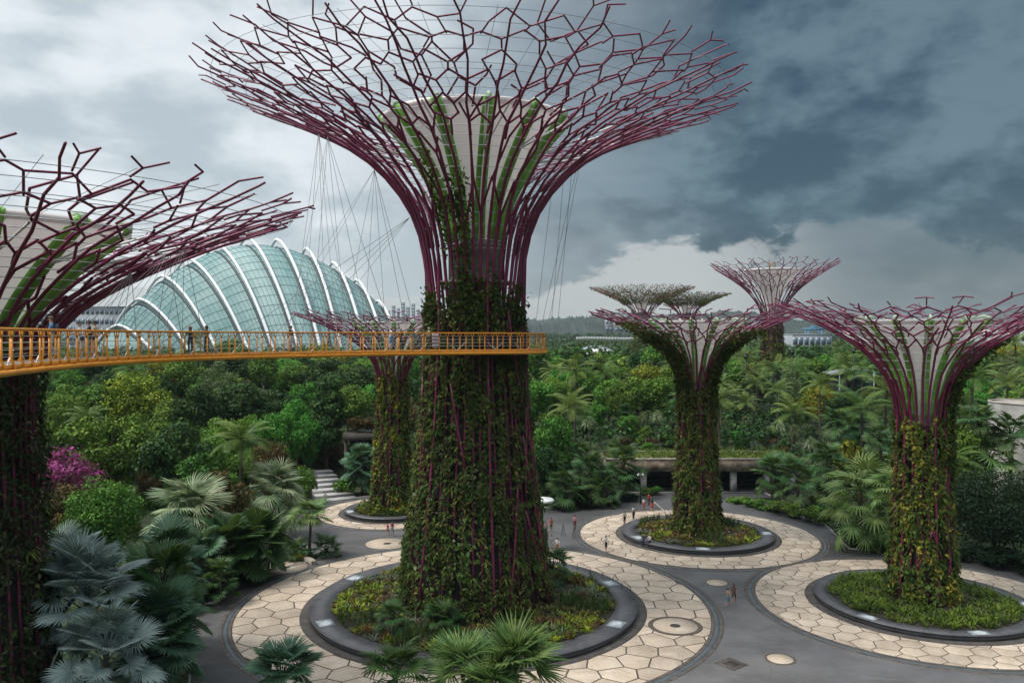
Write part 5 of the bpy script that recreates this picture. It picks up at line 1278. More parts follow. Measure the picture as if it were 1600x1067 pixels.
# palms with separate fronds
def palm(px, py, d, key, nf, scl, label, z0=None, **kw):
    x, y = atpx(px, d); zc = EYE - (py - YH) / F * d; g = float(gheight(x, y)) if z0 is None else z0
    PLACED.append((x, y, 2.5 * scl)); return fan_palm((x, y, g), max(0.5, zc - g), key, nf, scl, label, **kw)
S_ = 'silver palms at the lower left'
palm(135, 915, 50, 'silver', 44, 1.2, 'largest silver-blue fan palm in the lower left foreground', name='silver_palm', group=S_, e0=-0.45, skirt=0.32)
palm(165, 1010, 47.5, 'silver', 30, 1.0, 'silver-blue fan palm cut by the bottom edge', name='silver_palm', group=S_, e0=-0.45, skirt=0.35)
palm(92, 885, 56, 'silver', 24, 1.0, 'silver-blue fan palm against the dark left tower trunk', name='silver_palm', group=S_, e0=-0.45, skirt=0.21)
palm(250, 975, 52, 'teal', 44, 1.1, 'blue-green fan palm with upright overlapping leaves beside the asphalt', e0=-0.45, skirt=0.42)
palm(255, 905, 55, 'licuala', 30, 1.05, 'dark pleated fan palm between silver palm and asphalt', e0=-0.45, skirt=0.35)
palm(262, 868, 60, 'teal', 26, 1.1, 'blue-green broad-leaved fan palm above the dark pleated one', e0=-0.45, skirt=0.28)
palm(300, 800, 78, 'pale', 38, 1.35, 'pale strap-leaved fan palm with dry brown fronds', e0=-0.5, dry=3, skirt=0.35)
palm(432, 758, 93, 'pale', 36, 1.2, 'pale green strap-leaved palm left of the plaza lane', e0=-0.8, skirt=0.3)
palm(405, 838, 78, 'licuala', 38, 1.1, 'dark glossy broad-fan palm beside the small manhole disc', e0=-0.45, skirt=0.42)
palm(360, 848, 76, 'licuala', 34, 1.1, 'dark glossy broad-fan palm next to the pale strap-leaved palm', e0=-0.45, skirt=0.42)
palm(310, 860, 73, 'teal', 28, 1.0, 'teal fan palm behind the dark glossy broad-fan palms', e0=-0.45, skirt=0.42)
palm(345, 895, 70.5, 'dark', 20, 0.7, 'low dark fan palm in the grass by the asphalt bend', e0=0.0, skirt=0.6)
palm(485, 808, 85, 'green', 24, 0.85, 'slender-stemmed green fan palm at the lane corner', e0=-0.3)
palm(510, 860, 86, 'dark', 20, 0.75, 'low bushy dark fan palm at the lane corner', e0=-0.2)
palm(462, 862, 85, 'dark', 18, 0.7, 'low dark fan palm behind the curved seat wall', e0=-0.1)
palm(565, 718, 119, 'teal', 40, 1.1, 'bushy teal fan palm just left of the yellow-green tower', e0=-0.45, skirt=0.42)
palm(440, 1052, 50, 'teal', 22, 0.9, 'dark teal fan palm peeping over the bottom edge by the paved circle', e0=-0.45)
palm(618, 1056, 50.5, 'dark', 22, 0.95, 'dark green fan palm at the bottom edge below the planter', e0=0.0)
palm(725, 1045, 51.5, 'stiff', 26, 0.8, 'left head of the bright green spiky fan palms at bottom centre', e0=-0.1, e1=1.5)
palm(805, 1038, 51, 'stiff', 30, 0.88, 'tallest middle head of the bright green spiky fan palms at bottom centre', e0=-0.1, e1=1.5)
palm(770, 1075, 49.5, 'stiff', 22, 0.75, 'lowest head of the bright green spiky fan palms, cut by the bottom edge', e0=-0.1, e1=1.4)
palm(614, 968, 62.5, 'dark', 20, 0.72, 'small fan palm with dry skirt growing in the central planter', z0=0.5, e0=-0.8, dry=3)
palm(692, 968, 63.5, 'dark', 20, 0.75, 'fan palm at the foot of the central trunk', z0=0.5, e0=-0.3)
palm(862, 885, 75, 'dark', 22, 0.9, 'dark fan palm at the right side of the central trunk', z0=0.5, e0=-0.6)
DP = 'dark fan palms framing the pavilion'
for px, py, d, s, lb in ((850, 735, 113, 1.15, 'dark fan palm nearest the central trunk, left of the pavilion'), (885, 760, 109, 1.15, 'lowest dark fan palm left of the pavilion'), (925, 735, 112, 1.25, 'dark fan palm in the middle of the group left of the pavilion'),
                     (975, 722, 115, 1.2, 'dark fan palm touching the left end of the pavilion'), (945, 765, 110, 1.0, 'drooping dark fan palm behind the red-shirted people'), (905, 715, 118, 1.1, 'dark fan palm rising behind the group left of the pavilion'),
                     (1208, 735, 114, 1.15, 'dark fan palm touching the right end of the pavilion'), (1245, 738, 111, 1.15, 'dark fan palm in the middle right of the pavilion'), (1292, 715, 114, 1.2, 'dark fan palm farthest right of the pavilion group')):
    palm(px, py, d, 'dark', 30, s, lb, group=DP, e0=-0.35, skirt=0.55)
palm(1345, 768, 88, 'livist', 34, 1.2, 'large fan palm with drooping leaves left of the right tower trunk', e0=-0.9, skirt=0.5)
palm(1395, 770, 84, 'green', 26, 1.1, 'green fan palm tight behind the right tower trunk', e0=-0.7)
palm(1545, 718, 98, 'green', 30, 1.45, 'large green fan palm crown above the dark spreading tree', e0=-0.5)
palm(1105, 765, 116, 'green', 16, 0.8, 'feathery low palm right of the planted trunk before the pavilion', e0=-0.2)
palm(1375, 690, 110, 'dark', 24, 1.1, 'dark fan palm beside the vivid yellow bush', e0=-0.6)
palm(1310, 665, 124, 'dark', 24, 1.15, 'dark fan palm rising out of the golden croton shrubs', e0=-0.6)
palm(1580, 680, 97, 'dark', 24, 1.2, 'dark fan palm below the concrete drum building', e0=-0.6)
palm(1530, 665, 98, 'dark', 24, 1.2, 'dark palm between the right tower and the concrete drum', e0=-0.6)

# feather palms that stand out in the right-hand wood
for px, py, d, k, s, lb in ((1385, 610, 128, 2, 1.25, 'tall feather palm with clear trunk just left of the right tower'), (1520, 590, 135, 2, 1.35, 'tall feather palm with pale trunk right of the right tower'), (1282, 600, 140, 2, 1.3, 'arching feather palm left of the right tower'),
                        (1345, 640, 126, 1, 1.2, 'low feather palm between golden crotons and the right tower'), (1215, 610, 145, 2, 1.2, 'feather palm below the far tall tower'), (1440, 575, 150, 2, 1.3, 'feather palm seen behind the cup of the right tower'),
                        (1575, 600, 140, 2, 1.3, 'feather palm at the right edge above the concrete drum'), (1165, 640, 140, 1, 1.2, 'feather palm right of the tower before the pavilion')):
    x, y = atpx(px, d); g = float(gheight(x, y)); zc = EYE - (py - YH) / F * d; h0 = (5.5, 7.5, 9.5)[k]
    putp(FEA[k], x, y, max(.8, (zc - g) / h0), lb, 'feather_palm', 'palm', 'feather palms in the right-hand wood')
# spiky dragon trees and agaves on the terrace
for k, (px, d) in enumerate(((922, 132), (1012, 131), (1030, 135), (1170, 131), (1215, 133), (1238, 131), (1270, 130), (1128, 134))):
    x, y = atpx(px, d); putp(YUC[k % 2], x, y, rng.uniform(0.9, 1.3), f'spiky grey-green dragon tree, {ORD[[0, 1, 2, 4, 5, 6, 7, 3][k]]} from the left above the pavilion', 'dragon_tree', 'tree', 'dragon trees on the terrace')
for k, (px, d) in enumerate(((962, 128.5), (1180, 128.5), (1196, 129), (1205, 128), (1290, 128))):
    x, y = atpx(px, d); putp((None, AGA[0]), x, y, rng.uniform(0.8, 1.2), f'spiky blue-green agave rosette, {ORD[k]} from the left on the pavilion terrace', 'agave', 'agave', 'agaves on the terrace')

# ------------------------------------------------------------------ the wood behind, tree by tree
PATHS = [gpt(205, 735)[:2] + (7,), atpx(222, 100) + (4.5,), atpx(235, 150) + (5,)]
def free(x, y, r):
    if y < 128 and in_poly(x, y, PLAZA): return False
    if y < 128 and dist_poly(x, y, PLAZA) < r * 0.75 + 0.8: return False
    if 10 < x < 43 and 112 < y < 127.5: return False
    for c, rr in ((MAIN, 9), (TA, 7), (TB, 5), (TC, 5), (TD, 5), (TG, 6), (TE, 6), (TF, 6)):
        if math.hypot(x - c[0], y - c[1]) < rr: return False
    for ax, ay, rr in PATHS:
        if math.hypot(x - ax, y - ay) < rr: return False
    bx, by = atpx(1618, 104)
    if math.hypot(x - bx, y - by) < 8: return False
    if abs(x - lv.location.x) < 5.5 and 119 < y < 131: return False
    if -30 < x < -17 and 110 < y < 128: return False
    for ax, ay, ar in PLACED:
        if (x - ax) ** 2 + (y - ay) ** 2 < (0.72 * (r + ar)) ** 2: return False
    return True
def where(x, d):
    return where0(x, d)
def where0(x, d):
    px = 800 + F * x / d
    for lim, nm in ((120, 'by the left tower'), (230, 'below the near walkway end'), (330, 'below the two women'), (420, 'below the glass dome'), (500, 'left of the tiered tree'), (590, 'left of the yellow tower'), (700, 'beside the yellow tower'),
                    (880, 'just right of the central trunk'), (950, 'below the walkway bend'), (1030, 'above the pavilion left end'), (1090, 'behind the pavilion tower'), (1160, 'by the slatted pergola'), (1230, 'below the far tall tower'), (1310, 'left of the lamp mast'), (1390, 'left of the right tower'), (1480, 'behind the right tower'), (1540, 'left of the concrete drum'), (9999, 'around the concrete drum')):
        if px < lim: break
    return nm + (', front row' if d < 115 else ', second row' if d < 135 else ', middle of the wood' if d < 165 else ', far in the wood' if d < 200 else ', at the back of the wood')
LOOK = {'dark': 'dark dense broadleaf tree', 'mid': 'mid-green broadleaf tree', 'bright': 'bright feathery tree', 'brown': 'bronze-leaved tree', 'grey': 'open grey-green tree', 'tall': 'slender pale-trunked tree', 'tier': 'dark tiered tree', 'yellow': 'yellow-green tree', 'flat': 'flat-topped spreading tree'}
cntT = 0; cntP = 0; cntF = 0; tries = 0
while tries < 16000 and cntT < 296:
    tries += 1
    d = 92 + (228 - 92) * rng.random() ** 0.85; u = rng.uniform(-0.63, 0.63); x = u * d
    if -0.125 < u < 0.02 and d > 118: continue
    zone = 'L' if u < -0.06 else ('M' if u < 0.19 else 'R')
    s = rng.uniform(0.7, 1.15)
    if d < 135: s *= 0.75
    if zone == 'M' and d < 145: s *= 0.6
    palmy = {'L': 0.06, 'M': 0.15, 'R': 0.7}[zone] * (1.0 if d < 190 else 0.5)
    r = 3.0 * s
    if not free(x, d, r): continue
    if rng.random() < palmy and cntP < 135:
        k = int(rng.choice((0, 1, 2, 2))); 
        if rng.random() < 0.68: putp(FEA[k], x, d, rng.uniform(0.8, 1.3), f'{("short", "middle-sized", "tall")[k]} feather palm {where(x, d)}', 'feather_palm', 'palm', f'{("short", "middle-sized", "tall")[k]} feather palms {where(x, d)}')
        else:
            key = ('dark', 'teal', 'green')[int(rng.integers(3))]; putp((fan_tr, FP[key][int(rng.integers(2))]), x, d, rng.uniform(0.9, 1.4), f'small {key} fan palm {where(x, d)}', 'fan_palm', 'palm', f'{key} fan palms {where(x, d)}')
        cntP += 1; continue
    key = rng.choice(list(LOOK), p={'L': [.20, .24, .20, .13, .06, .03, .05, .06, .03], 'M': [.21, .27, .23, .04, .11, .07, .05, .02, .0], 'R': [.25, .30, .21, .03, .11, .03, .04, .03, .0]}[zone])
    SZ = 'small ' if s < 0.72 else 'large ' if s > 0.98 else ''
    put(key, x, d, s, f'{SZ}{LOOK[key]} {where(x, d)}', 'broadleaf_tree', 'tree', f'{SZ}{LOOK[key]}s {where(x, d)}', rng.uniform(0.85, 1.2)); cntT += 1
# low shrubs around the plaza and on the terrace
cntS = 0; tries = 0; SP = []
while cntS < 230 and tries < 9000:
    tries += 1
    d = rng.uniform(60, 142); u = rng.uniform(-0.62, 0.62); x = u * d
    if d < 128 and in_poly(x, d, PLAZA): continue
    if d < 128 and dist_poly(x, d, PLAZA) < 1.3: continue
    if 12 < x < 42 and d < 126.8 and d > 112: continue
    if -30 < x < -17 and 110 < d < 128: continue
    if any((x - a) ** 2 + (d - b) ** 2 < 5.0 for a, b in SP): continue
    if any(math.hypot(x - a, d - b) < c * 0.8 for a, b, c in PATHS): continue
    SP.append((x, d)); key = rng.choice(['shrub', 'shrub_b', 'shrub_o', 'shrub_y'], p=[.5, .26, .19, .05])
    zone = 'L' if u < -0.06 else ('M' if u < 0.19 else 'R'); nm = {'shrub': 'green', 'shrub_b': 'bright green', 'shrub_o': 'bronze', 'shrub_y': 'yellow'}[key]
    ss_ = rng.uniform(0.5, 1.0); SZ = 'tiny' if ss_ < 0.66 else 'broad' if ss_ > 0.84 else 'low'
    put(key, x, d, ss_, f'{SZ} {nm} undergrowth shrub {where(x, d)}', 'shrub', 'shrub', f'{SZ} {nm} shrubs {where(x, d)}'); cntS += 1
print('trees', cntT, 'palms', cntP, 'shrubs', cntS)

# ground cover and the far woods
n = 60000; d = rng.uniform(48, 175, n); u = rng.uniform(-0.66, 0.66, n); x = u * d
ok = np.ones(n, bool); pm_ = []
from_poly = np.array([in_poly(a, b, PLAZA) if b < 121 else False for a, b in zip(x, d)])
ok &= ~from_poly & ~((x > 12.5) & (x < 41.8) & (d > 112) & (d < 126)) & ~((x > -30) & (x < -18) & (d > 112) & (d < 127))
for a, b, c in PATHS: ok &= np.hypot(x - a, d - b) > c * 0.8
x, d = x[ok], d[ok]; P = np.stack([x, d, gheight(x, d) + 0.05 + 0.45 * (0.5 + 0.5 * np.sin(x * .9) * np.sin(d * .8)) * rng.random(len(x))], 1)
mb = MB(); sz = rng.uniform(0.2, 0.55, len(x)); mb.leaves(P, rng.normal(size=(len(x), 3)) * 0.5 + (0, 0, 1), sz, sz * 0.5)
tag(mb.build('ground_cover', L_['t_dark']), 'low leafy ground cover under the trees', 'ground cover', kind='stuff')
n = 5200; x = rng.uniform(13.6, 40.9, n); d = rng.uniform(PY - 0.35, PY + 6.0, n); P = np.stack([x - 27, d - PY, 4.95 + rng.random(n) ** 2 * (0.35 + 0.12 * (d - PY))], 1)
mb = MB(); sz = rng.uniform(0.15, 0.42, n); mb.leaves(P, rng.normal(size=(n, 3)) * 0.6 + (0, 0, 1), sz, sz * 0.45); P = np.stack([rng.uniform(-13.3, 13.8, 520), rng.uniform(0.3, 6.0, 520), np.full(520, 4.93)], 1); rosettes(mb, P, rng.uniform(0.4, 0.9, 520), 10, 1.0, 0.06, 0.25)
tag(mb.build('roof_planting', L_['bed_green'], pv), kind='stuff')
def far_wood(name, d0, d1, n, size, h0, h1, leaf, seed, label, gap=None, umin=-0.72, umax=0.72, nl=42):
    r = np.random.default_rng(seed); d = np.sqrt(r.uniform(d0 ** 2, d1 ** 2, n)); u = r.uniform(umin, umax, n); x = u * d
    if gap is not None:
        k = ~((x / d > gap[0]) & (x / d < gap[1]) & (d > gap[2]) & (d < gap[3])); x, d = x[k], d[k]
    k = ~((np.abs(x - do[0]) < 75) & (np.abs(d - DD) < 62)); x, d = x[k], d[k]
    k = ~((x > 10) & (x < 43) & (d < 128)) & ~((x > -31) & (x < -8) & (d < 131)); x, d = x[k], d[k]
    g = gheight(x, d); h = r.uniform(h0, h1, len(x)); w_ = h * r.uniform(0.45, 0.7, len(x))
    v = norm(r.normal(size=(len(x), nl, 3))); v[..., 2] = np.abs(v[..., 2]) * 1.0 - 0.25
    lump = 1 + 0.25 * np.sin(v[..., 0] * 5 + x[:, None]) * np.sin(v[..., 1] * 5 + d[:, None])
    p = np.stack([x, d, g + h * 0.55], 1)[:, None] + v * lump[..., None] * np.stack([w_ * .62, w_ * .62, h * .46], 1)[:, None]
    p = p.reshape(-1, 3); nr = v.reshape(-1, 3) + (0, 0, 0.5) + r.normal(size=p.shape) * 0.4; sz = size * r.uniform(.7, 1.4, len(p)) * np.repeat(0.6 + d / (d0 + d1), nl)
    mb = MB(); mb.leaves(p, nr, sz, sz * 0.75); tag(mb.build(name, L_[leaf]), label, 'wood', kind='stuff')
far_wood('undergrowth', 122, 235, 2600, 0.62, 1.6, 4.6, 't_dark', 30, 'dense leafy undergrowth between the trees of the garden wood', nl=44)
far_wood('distant_wood', 195, 430, 1700, 1.5, 7, 12, 't_dark', 31, 'dark woodland massed behind the garden', nl=60)
far_wood('distant_wood', 195, 430, 1100, 1.4, 6, 10.5, 't_mid', 32, 'green woodland canopy massed behind the garden', nl=60)
far_wood('distant_wood', 430, 1150, 2600, 3.4, 8, 14, 't_dark', 33, 'hazy woodland stretching to the far ridge', gap=(0.0, 0.26, 455, 690), nl=40)
far_wood('distant_wood', 1150, 2000, 2400, 6.0, 10, 20, 't_dark', 34, 'blue hazy woods below the ridge', nl=30)
# ------------------------------------------------------------------ people
SKIN = mat('skin', (0.42, 0.24, 0.16), 0.55); SKIN2 = mat('skin_tan', (0.28, 0.15, 0.09), 0.55)
CL = {}
def cloth(c):
    if c not in CL: CL[c] = mat('cloth', c, 0.85, var=0.15, vscale=6)
    return CL[c]
HAIRB = mat('dark_hair', (0.018, 0.014, 0.012), 0.5); HAIRG = mat('grey_hair', (0.32, 0.30, 0.28), 0.6); HAIRR = mat('red_hat', (0.22, 0.03, 0.025), 0.7); HAIRBR = mat('brown_hair', (0.10, 0.055, 0.03), 0.5)
def person(loc, rz, label, shirt, pants, hair=None, skin=None, h=1.72, pose='stand', shorts=False, shoes=(0.25, 0.25, 0.25), long_hair=False, sleeves=False, group=None, backpack=None, strap=None, phase=0.0):
    hair = hair or HAIRB; skin = skin or SKIN
    J, E, Rr, V, Fv, hipz = skeleton(pose, shorts, sleeves)
    C = np.array([V[f].mean(0) for f in Fv]); best = np.full(len(C), 9e9); lab = np.zeros(len(C), int); code = {'s': 0, 'p': 1, 'k': 2, 'o': 3}
    for a, b, t in E:
        A, B = np.array(J[a]), np.array(J[b]); q = np.clip(((C - A) @ (B - A)) / np.dot(B - A, B - A), 0, 1); dd = np.linalg.norm(C - A - q[:, None] * (B - A), axis=1) - 0.5 * (Rr[a] * (1 - q) + Rr[b] * q)
        if t == 's' and a.startswith('sh') and not sleeves:
            up = dd < best; lab[up] = np.where(q[up] > 0.75, 2, 0); best = np.minimum(best, dd); continue
        if t == 'k' and shorts and a.startswith('kn'): pass
        up = dd < best; lab[up] = code[t]; best = np.minimum(best, dd)
    mb = MB(); mb.v.append(V); mb.n = len(V)
    for f, l in zip(Fv, lab): mb.f.append((np.array([f]), int(l)))
    for s in 'LR':     # fingers
        w_, hnd, e = np.array(J['wr' + s]), np.array(J['ha' + s]), np.array(J['el' + s]); D = (w_ - e) / np.linalg.norm(w_ - e); S = np.cross(D, (0.2, 1, 0.3)); S /= np.linalg.norm(S); Nn = np.cross(S, D)
        for k in range(4):
            b0 = hnd + S * (-0.027 + 0.018 * k); l = (0.065, 0.075, 0.07, 0.055)[k]; mb.tube([b0, b0 + D * l * .5, b0 + D * l * .85 + Nn * l * .3], [.0095, .009, .007], 5, mat=2)
        b0 = w_ + D * 0.03 + S * 0.03; mb.tube([b0, b0 + D * .03 + S * .025, b0 + D * .06 + S * .03], [.011, .010, .008], 5, mat=2)
    hd = np.array(J['head']); mb.tube([hd + (0, .07, .03), hd + (0, .105, .0), hd + (0, .09, -.015)], [.010, .016, .008], 5, mat=2)
    for g in (-1, 1): mb.tube([hd + (g * .08, 0, .02), hd + (g * .092, -.005, .0), hd + (g * .08, 0, -.03)], [.008, .016, .008], 5, mat=2)
    sc = h / 1.72; t = thing('person', loc, label, 'person', group, rz); t.scale = (sc,) * 3
    z0 = 0.0
    mb.build('body', [cloth(shirt), cloth(pants), skin, cloth(shoes)], t, smooth=True)
    hm = MB(); c0 = hd + (0, -0.012, 0.045); a = np.linspace(0, 2 * math.pi, 14, endpoint=False); rows = []
    low = -0.20 if long_hair else -0.01
    for zz, rr in ((0.118, 0.012), (0.105, 0.055), (0.07, 0.09), (0.025, 0.103), (low, 0.100 if not long_hair else 0.085)):
        rows.append(np.stack([c0[0] + rr * np.cos(a), c0[1] + rr * 1.08 * np.sin(a), 0 * a + c0[2] + zz + (0.055 * (np.sin(a) > 0.35) if zz <= 0.025 else 0) + (0.12 * (np.sin(a) > 0.35) if zz < -0.1 else 0)], 1))
    Vh = np.concatenate(rows); hm.add(Vh, [(r_ * 14 + k, r_ * 14 + (k + 1) % 14, (r_ + 1) * 14 + (k + 1) % 14, (r_ + 1) * 14 + k) for r_ in range(4) for k in range(14)])
    hm.f.append((np.array([list(range(13, -1, -1))]), 0)); hm.build('hair', hair, t, smooth=True)
    fm = MB()
    for g in (-1, 1): fm.box(hd + (g * .034, .083, .028), (.024, .012, .010)); fm.box(hd + (g * .034, .084, .047), (.032, .012, .006))
    fm.box(hd + (0, .082, -.035), (.04, .012, .007)); fm.build('face_features', HAIRB, t)
    if backpack: 
        bm_ = MB(); bm_.box((0, -0.19, hipz + 0.32), (0.28, 0.16, 0.42), taper=0.8); bm_.build('backpack', cloth(backpack), t)
    if strap:
        bm_ = MB(); bm_.tube([(0.12, 0.05, hipz + 0.52), (0.02, 0.155, hipz + 0.34), (-0.14, 0.13, hipz + 0.12)], 0.018, 4); bm_.box((-0.17, 0.08, hipz + 0.04), (0.1, 0.2, 0.17)); bm_.build('shoulder_bag', cloth(strap), t)
    return t
WHITE = (0.62, 0.62, 0.62); BLACK = (0.02, 0.02, 0.022); BLUE = (0.10, 0.20, 0.36); BEIGE = (0.42, 0.35, 0.25); KHAKI = (0.30, 0.25, 0.17); NAVY = (0.03, 0.04, 0.08); REDC = (0.45, 0.05, 0.03); PINK = (0.50, 0.22, 0.24); GREY = (0.20, 0.20, 0.20); TEALC = (0.10, 0.25, 0.28); OLV = (0.16, 0.15, 0.08)
def on_walk(px, side, rz, label, **kw):
    Q = near * (1 - side) + far_ * side; k = int(np.argmin(np.abs(px_of(Q)[:nn // 2 + nn // 4] - px))); p = Q[k]
    return person((p[0], p[1], zr[k] - 1.315), rz, label, group='visitors on the walkway', **kw)
OUT = math.pi  # facing the viewer
on_walk(75, 0.35, R(120), 'man in blue shirt with backpack leaning on the walkway rail', shirt=BLUE, pants=BEIGE, hair=HAIRBR, h=1.9, pose='rail', shorts=True, shoes=WHITE, backpack=NAVY)
on_walk(118, 0.4, R(170), 'person in white top and pale shorts with dark bag strap on the walkway', shirt=WHITE, pants=(0.55, 0.50, 0.45), h=1.72, pose='rail', shorts=True, strap=NAVY)
on_walk(141, 0.45, R(110), 'person in black shirt and khaki trousers standing close to the one in beige', shirt=BLACK, pants=KHAKI, h=1.78, pose='phone')
on_walk(154, 0.3, R(100), 'person in beige top with bag strap and pale shorts on the walkway', shirt=BEIGE, pants=(0.5, 0.42, 0.36), h=1.78, pose='rail', shorts=True, strap=BLACK)
on_walk(308, 0.75, R(185), 'woman with red headwear in dark dress before the glass dome', shirt=(0.03, 0.05, 0.06), pants=(0.03, 0.05, 0.07), hair=HAIRR, h=1.62, pose='rail', long_hair=True, sleeves=True)
on_walk(320, 0.7, R(165), 'woman in grey-green top and black trousers before the glass dome', shirt=(0.12, 0.13, 0.11), pants=BLACK, hair=HAIRB, h=1.68, pose='rail', long_hair=True, sleeves=True)
on_walk(462, 0.6, R(70), 'man in black shirt and white shorts alone on the walkway', shirt=BLACK, pants=WHITE, h=1.74, pose='stand', shorts=True)
on_walk(605, 0.6, R(-60), 'man in white shirt and blue jeans shorts on the walkway before the small canopy', shirt=WHITE, pants=BLUE, hair=HAIRG, h=1.72, pose='phone', shorts=True)
on_walk(628, 0.75, R(150), 'person in dark clothes with pale hat on the walkway', shirt=BLACK, pants=BLACK, hair=HAIRG, h=1.62, pose='stand')
on_walk(652, 0.85, R(40), 'person in teal top partly behind the cream-shirted man', shirt=TEALC, pants=BEIGE, h=1.55, pose='stand', shorts=True)
on_walk(663, 0.6, R(80), 'man in cream shirt and brown trousers by the notice board', shirt=(0.55, 0.48, 0.36), pants=(0.10, 0.07, 0.04), hair=HAIRG, h=1.72, pose='phone')
on_walk(508, 0.6, R(120), 'person in dark red top seen between the railing posts', shirt=(0.20, 0.04, 0.04), pants=GREY, h=1.6, pose='walk')
def on_ground(px, py, rz, label, **kw):
    x, y, _ = gpt(px, py); return person((x, y, 0.03), R(rz), label, group='visitors on the plaza', **kw)
on_ground(1137, 948, -30, 'bare-chested child in teal shorts walking on the asphalt', shirt=(0.42, 0.26, 0.18), pants=TEALC, h=1.55, pose='walk', shorts=True)
on_ground(1147, 943, -25, 'woman in brown patterned dress walking beside the child', shirt=(0.14, 0.08, 0.06), pants=(0.10, 0.07, 0.05), hair=HAIRBR, h=1.7, pose='walk', shorts=True, long_hair=True)
on_ground(947, 862, 15, 'person in white shirt and black shorts crossing the paved circle', shirt=WHITE, pants=BLACK, h=1.65, pose='walk', shorts=True)
on_ground(976, 820, 20, 'person in cream top and dark trousers at the planter edge', shirt=(0.5, 0.45, 0.36), pants=BLACK, h=1.65, pose='stand')
on_ground(990, 812, 30, 'person in white top and dark trousers behind the planter', shirt=WHITE, pants=BLACK, h=1.68, pose='stand')
on_ground(1014, 790, 0, 'person in red shirt farthest back near the pavilion', shirt=REDC, pants=(0.10, 0.03, 0.03), h=1.65, pose='walk')
on_ground(1019, 799, -20, 'person in black top and red shorts near the red-shirted one', shirt=BLACK, pants=REDC, h=1.65, pose='walk', shorts=True, long_hair=True)
on_ground(1006, 797, 10, 'person in white with red bag beside the two in red', shirt=WHITE, pants=(0.4, 0.1, 0.08), h=1.55, pose='stand', strap=REDC)
on_ground(898, 828, -10, 'person in pink top and dark red trousers on the lane', shirt=PINK, pants=(0.10, 0.03, 0.03), h=1.72, pose='stand')
on_ground(861, 832, 200, 'person in orange-red shirt in the queue by the kiosk', shirt=(0.5, 0.10, 0.03), pants=OLV, h=1.7, pose='stand', shorts=True)
on_ground(852, 838, 190, 'person in pale pink shirt in the queue by the kiosk', shirt=(0.5, 0.35, 0.33), pants=GREY, h=1.65, pose='stand')
on_ground(855, 846, 170, 'person in white shirt in the queue by the kiosk', shirt=WHITE, pants=GREY, h=1.6, pose='stand')
on_ground(871, 866, 165, 'person in white shirt and brown trousers at the front of the queue', shirt=WHITE, pants=(0.20, 0.10, 0.05), h=1.72, pose='walk')
on_ground(862, 860, 150, 'person in grey patterned top beside the one in brown trousers', shirt=(0.28, 0.30, 0.30), pants=TEALC, h=1.65, pose='walk', shorts=True)
on_ground(606, 836, 160, 'child in pink top on the paved circle before the yellow tower', shirt=(0.5, 0.10, 0.13), pants=(0.35, 0.08, 0.10), h=1.4, pose='walk', shorts=True)
on_ground(613, 838, 170, 'adult in dark red top and teal skirt beside the pink child', shirt=(0.20, 0.04, 0.05), pants=TEALC, h=1.68, pose='walk', shorts=True)
on_ground(508, 788, 40, 'person in white shirt by the striped steps', shirt=WHITE, pants=GREY, h=1.65, pose='walk')
x, y, _ = gpt(997, 855)
a = math.atan2(y - TB[1], x - TB[0]); x, y = TB[0] + 8.35 * math.cos(a), TB[1] + 8.35 * math.sin(a)
person((x, y, 0.50), a - math.pi / 2, 'person in dark blue clothes sitting on the planter bench', NAVY, (0.05, 0.06, 0.10), pose='sit', group='visitors on the plaza', sleeves=True)
person((x + 0.62, y - 0.22, 0.50), a - math.pi / 2 + .1, 'person in white shirt sitting beside the one in dark blue', WHITE, NAVY, pose='sit', group='visitors on the plaza', hair=HAIRG)

# ------------------------------------------------------------------ small things
sm = MB(); sm.tube([(0, 0, 0.03), (0, 0, 0.98)], .028, 6); sm.revolve([(0.001, 1.03), (.045, 1.01), (.045, .96), (.001, .95)], 10); post2 = sm.mesh('post', M_['black_metal'])
bmx = MB(); bmx.revolve([(0.001, .06), (.16, .05), (.18, .0)], 14); base2 = bmx.mesh('base', M_['black_metal'])
for k, (px, py) in enumerate(((902, 898), (922, 904), (941, 911), (958, 919), (972, 928), (985, 934))):
    x, y, _ = gpt(px, py); t = thing('queue_post', (x, y, 0.04), f'{("first", "second", "third", "fourth", "fifth", "sixth")[k]} thin queue post from the central trunk along the planter rim', 'queue post', 'queue posts beside the planter'); link('post', post2, t); link('base', base2, t)
# information stands by the kiosk
for px, py, lb in ((880, 838, 'thin folding sign stand on the lane by the kiosk'), (897, 842, 'thin folding sign stand beside the person in pink')):
    x, y, _ = gpt(px, py); t = thing('sign_stand', (x, y, 0), lb, 'sign stand')
    q = MB(); q.tube([(-.25, 0, 0), (0, .1, 1.5)], .025, 5); q.tube([(.25, 0, 0), (0, .1, 1.5)], .025, 5); q.tube([(0, .4, 0), (0, .1, 1.5)], .025, 5); q.build('frame', M_['black_metal'], t)
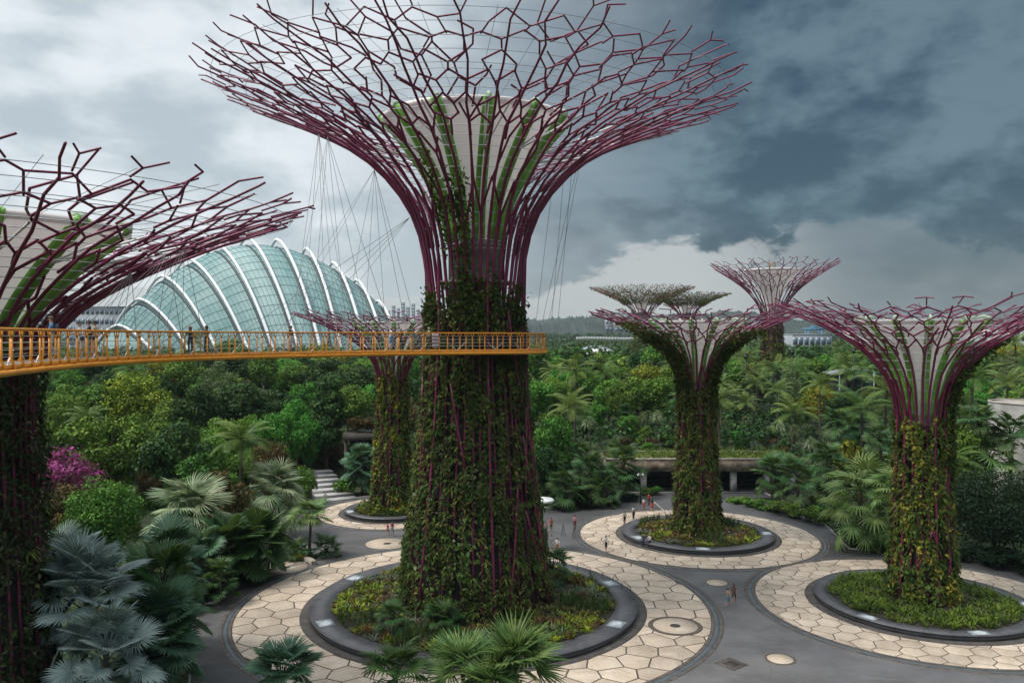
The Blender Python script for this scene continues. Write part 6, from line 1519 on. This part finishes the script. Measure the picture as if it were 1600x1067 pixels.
# lamp post by the red-shirted people
x, y, _ = gpt(1001, 787); t = thing('lamp_post', (x, y, 0), 'slim black lamp post with white bulbs before the pavilion', 'lamp post'); q = MB(); q.tube([(0, 0, 0), (0, 0, 4.0)], [.09, .05], 8); q.build('pole', M_['black_metal'], t)
for s in (-.35, .35): q = MB(); q.tube([(0, 0, 3.9), (s * .7, 0, 4.15), (s, 0, 4.0)], .03, 5); q.revolve([(0.001, 4.05), (.14, 3.98), (.14, 3.85), (.001, 3.8)], 12, c=(s, 0, 0)); q.build('lamp_arm', M_['white_metal'], t)
# barrier pole lying across by the planter
q = MB(); p0 = np.array(gpt(1020, 793)) + (0, 0, .9); p1 = np.array(gpt(1040, 806)) + (0, 0, .5); q.tube([p0 - p0, p1 - p0], .08, 6); o = tag(q.build('barrier_arm', M_['concrete'], loc=tuple(p0)), 'tan barrier arm slanting behind the flower planter', 'barrier')
q = MB(); q.box((0, 0, -0.45), (.2, .2, .95)); q.build('stand', M_['concrete'], o)
# security camera on the tower
x, y, z = apt(826, 478, 66); t = thing('security_camera', (x, y, z), 'tiny dark dome camera on an arm at the central tower', 'camera'); q = MB(); q.tube([(-.5, .6, .3), (0, 0, .3), (0, 0, .12)], .03, 5); q.build('arm', M_['black_metal'], t); q = MB(); q.revolve([(0.001, .15), (.13, .12), (.13, .0), (.08, -.1), (.001, -.13)], 14); q.build('dome', M_['black_metal'], t)

# ------------------------------------------------------------------ hazy air
hm_ = bpy.data.materials.new('haze'); hm_.use_nodes = True; hn = hm_.node_tree; hn.nodes.clear()
pv_ = hn.nodes.new('ShaderNodeVolumePrincipled'); pv_.inputs['Color'].default_value = (0.62, 0.74, 0.82, 1); pv_.inputs['Density'].default_value = 0.00009; pv_.inputs['Anisotropy'].default_value = 0.1
ho = hn.nodes.new('ShaderNodeOutputMaterial'); hn.links.new(pv_.outputs[0], ho.inputs['Volume'])
tag(MB().box((0, 1700, 46), (7600, 4000, 100)).build('haze', hm_), 'thin pale haze filling the air over the gardens', 'haze', kind='stuff')
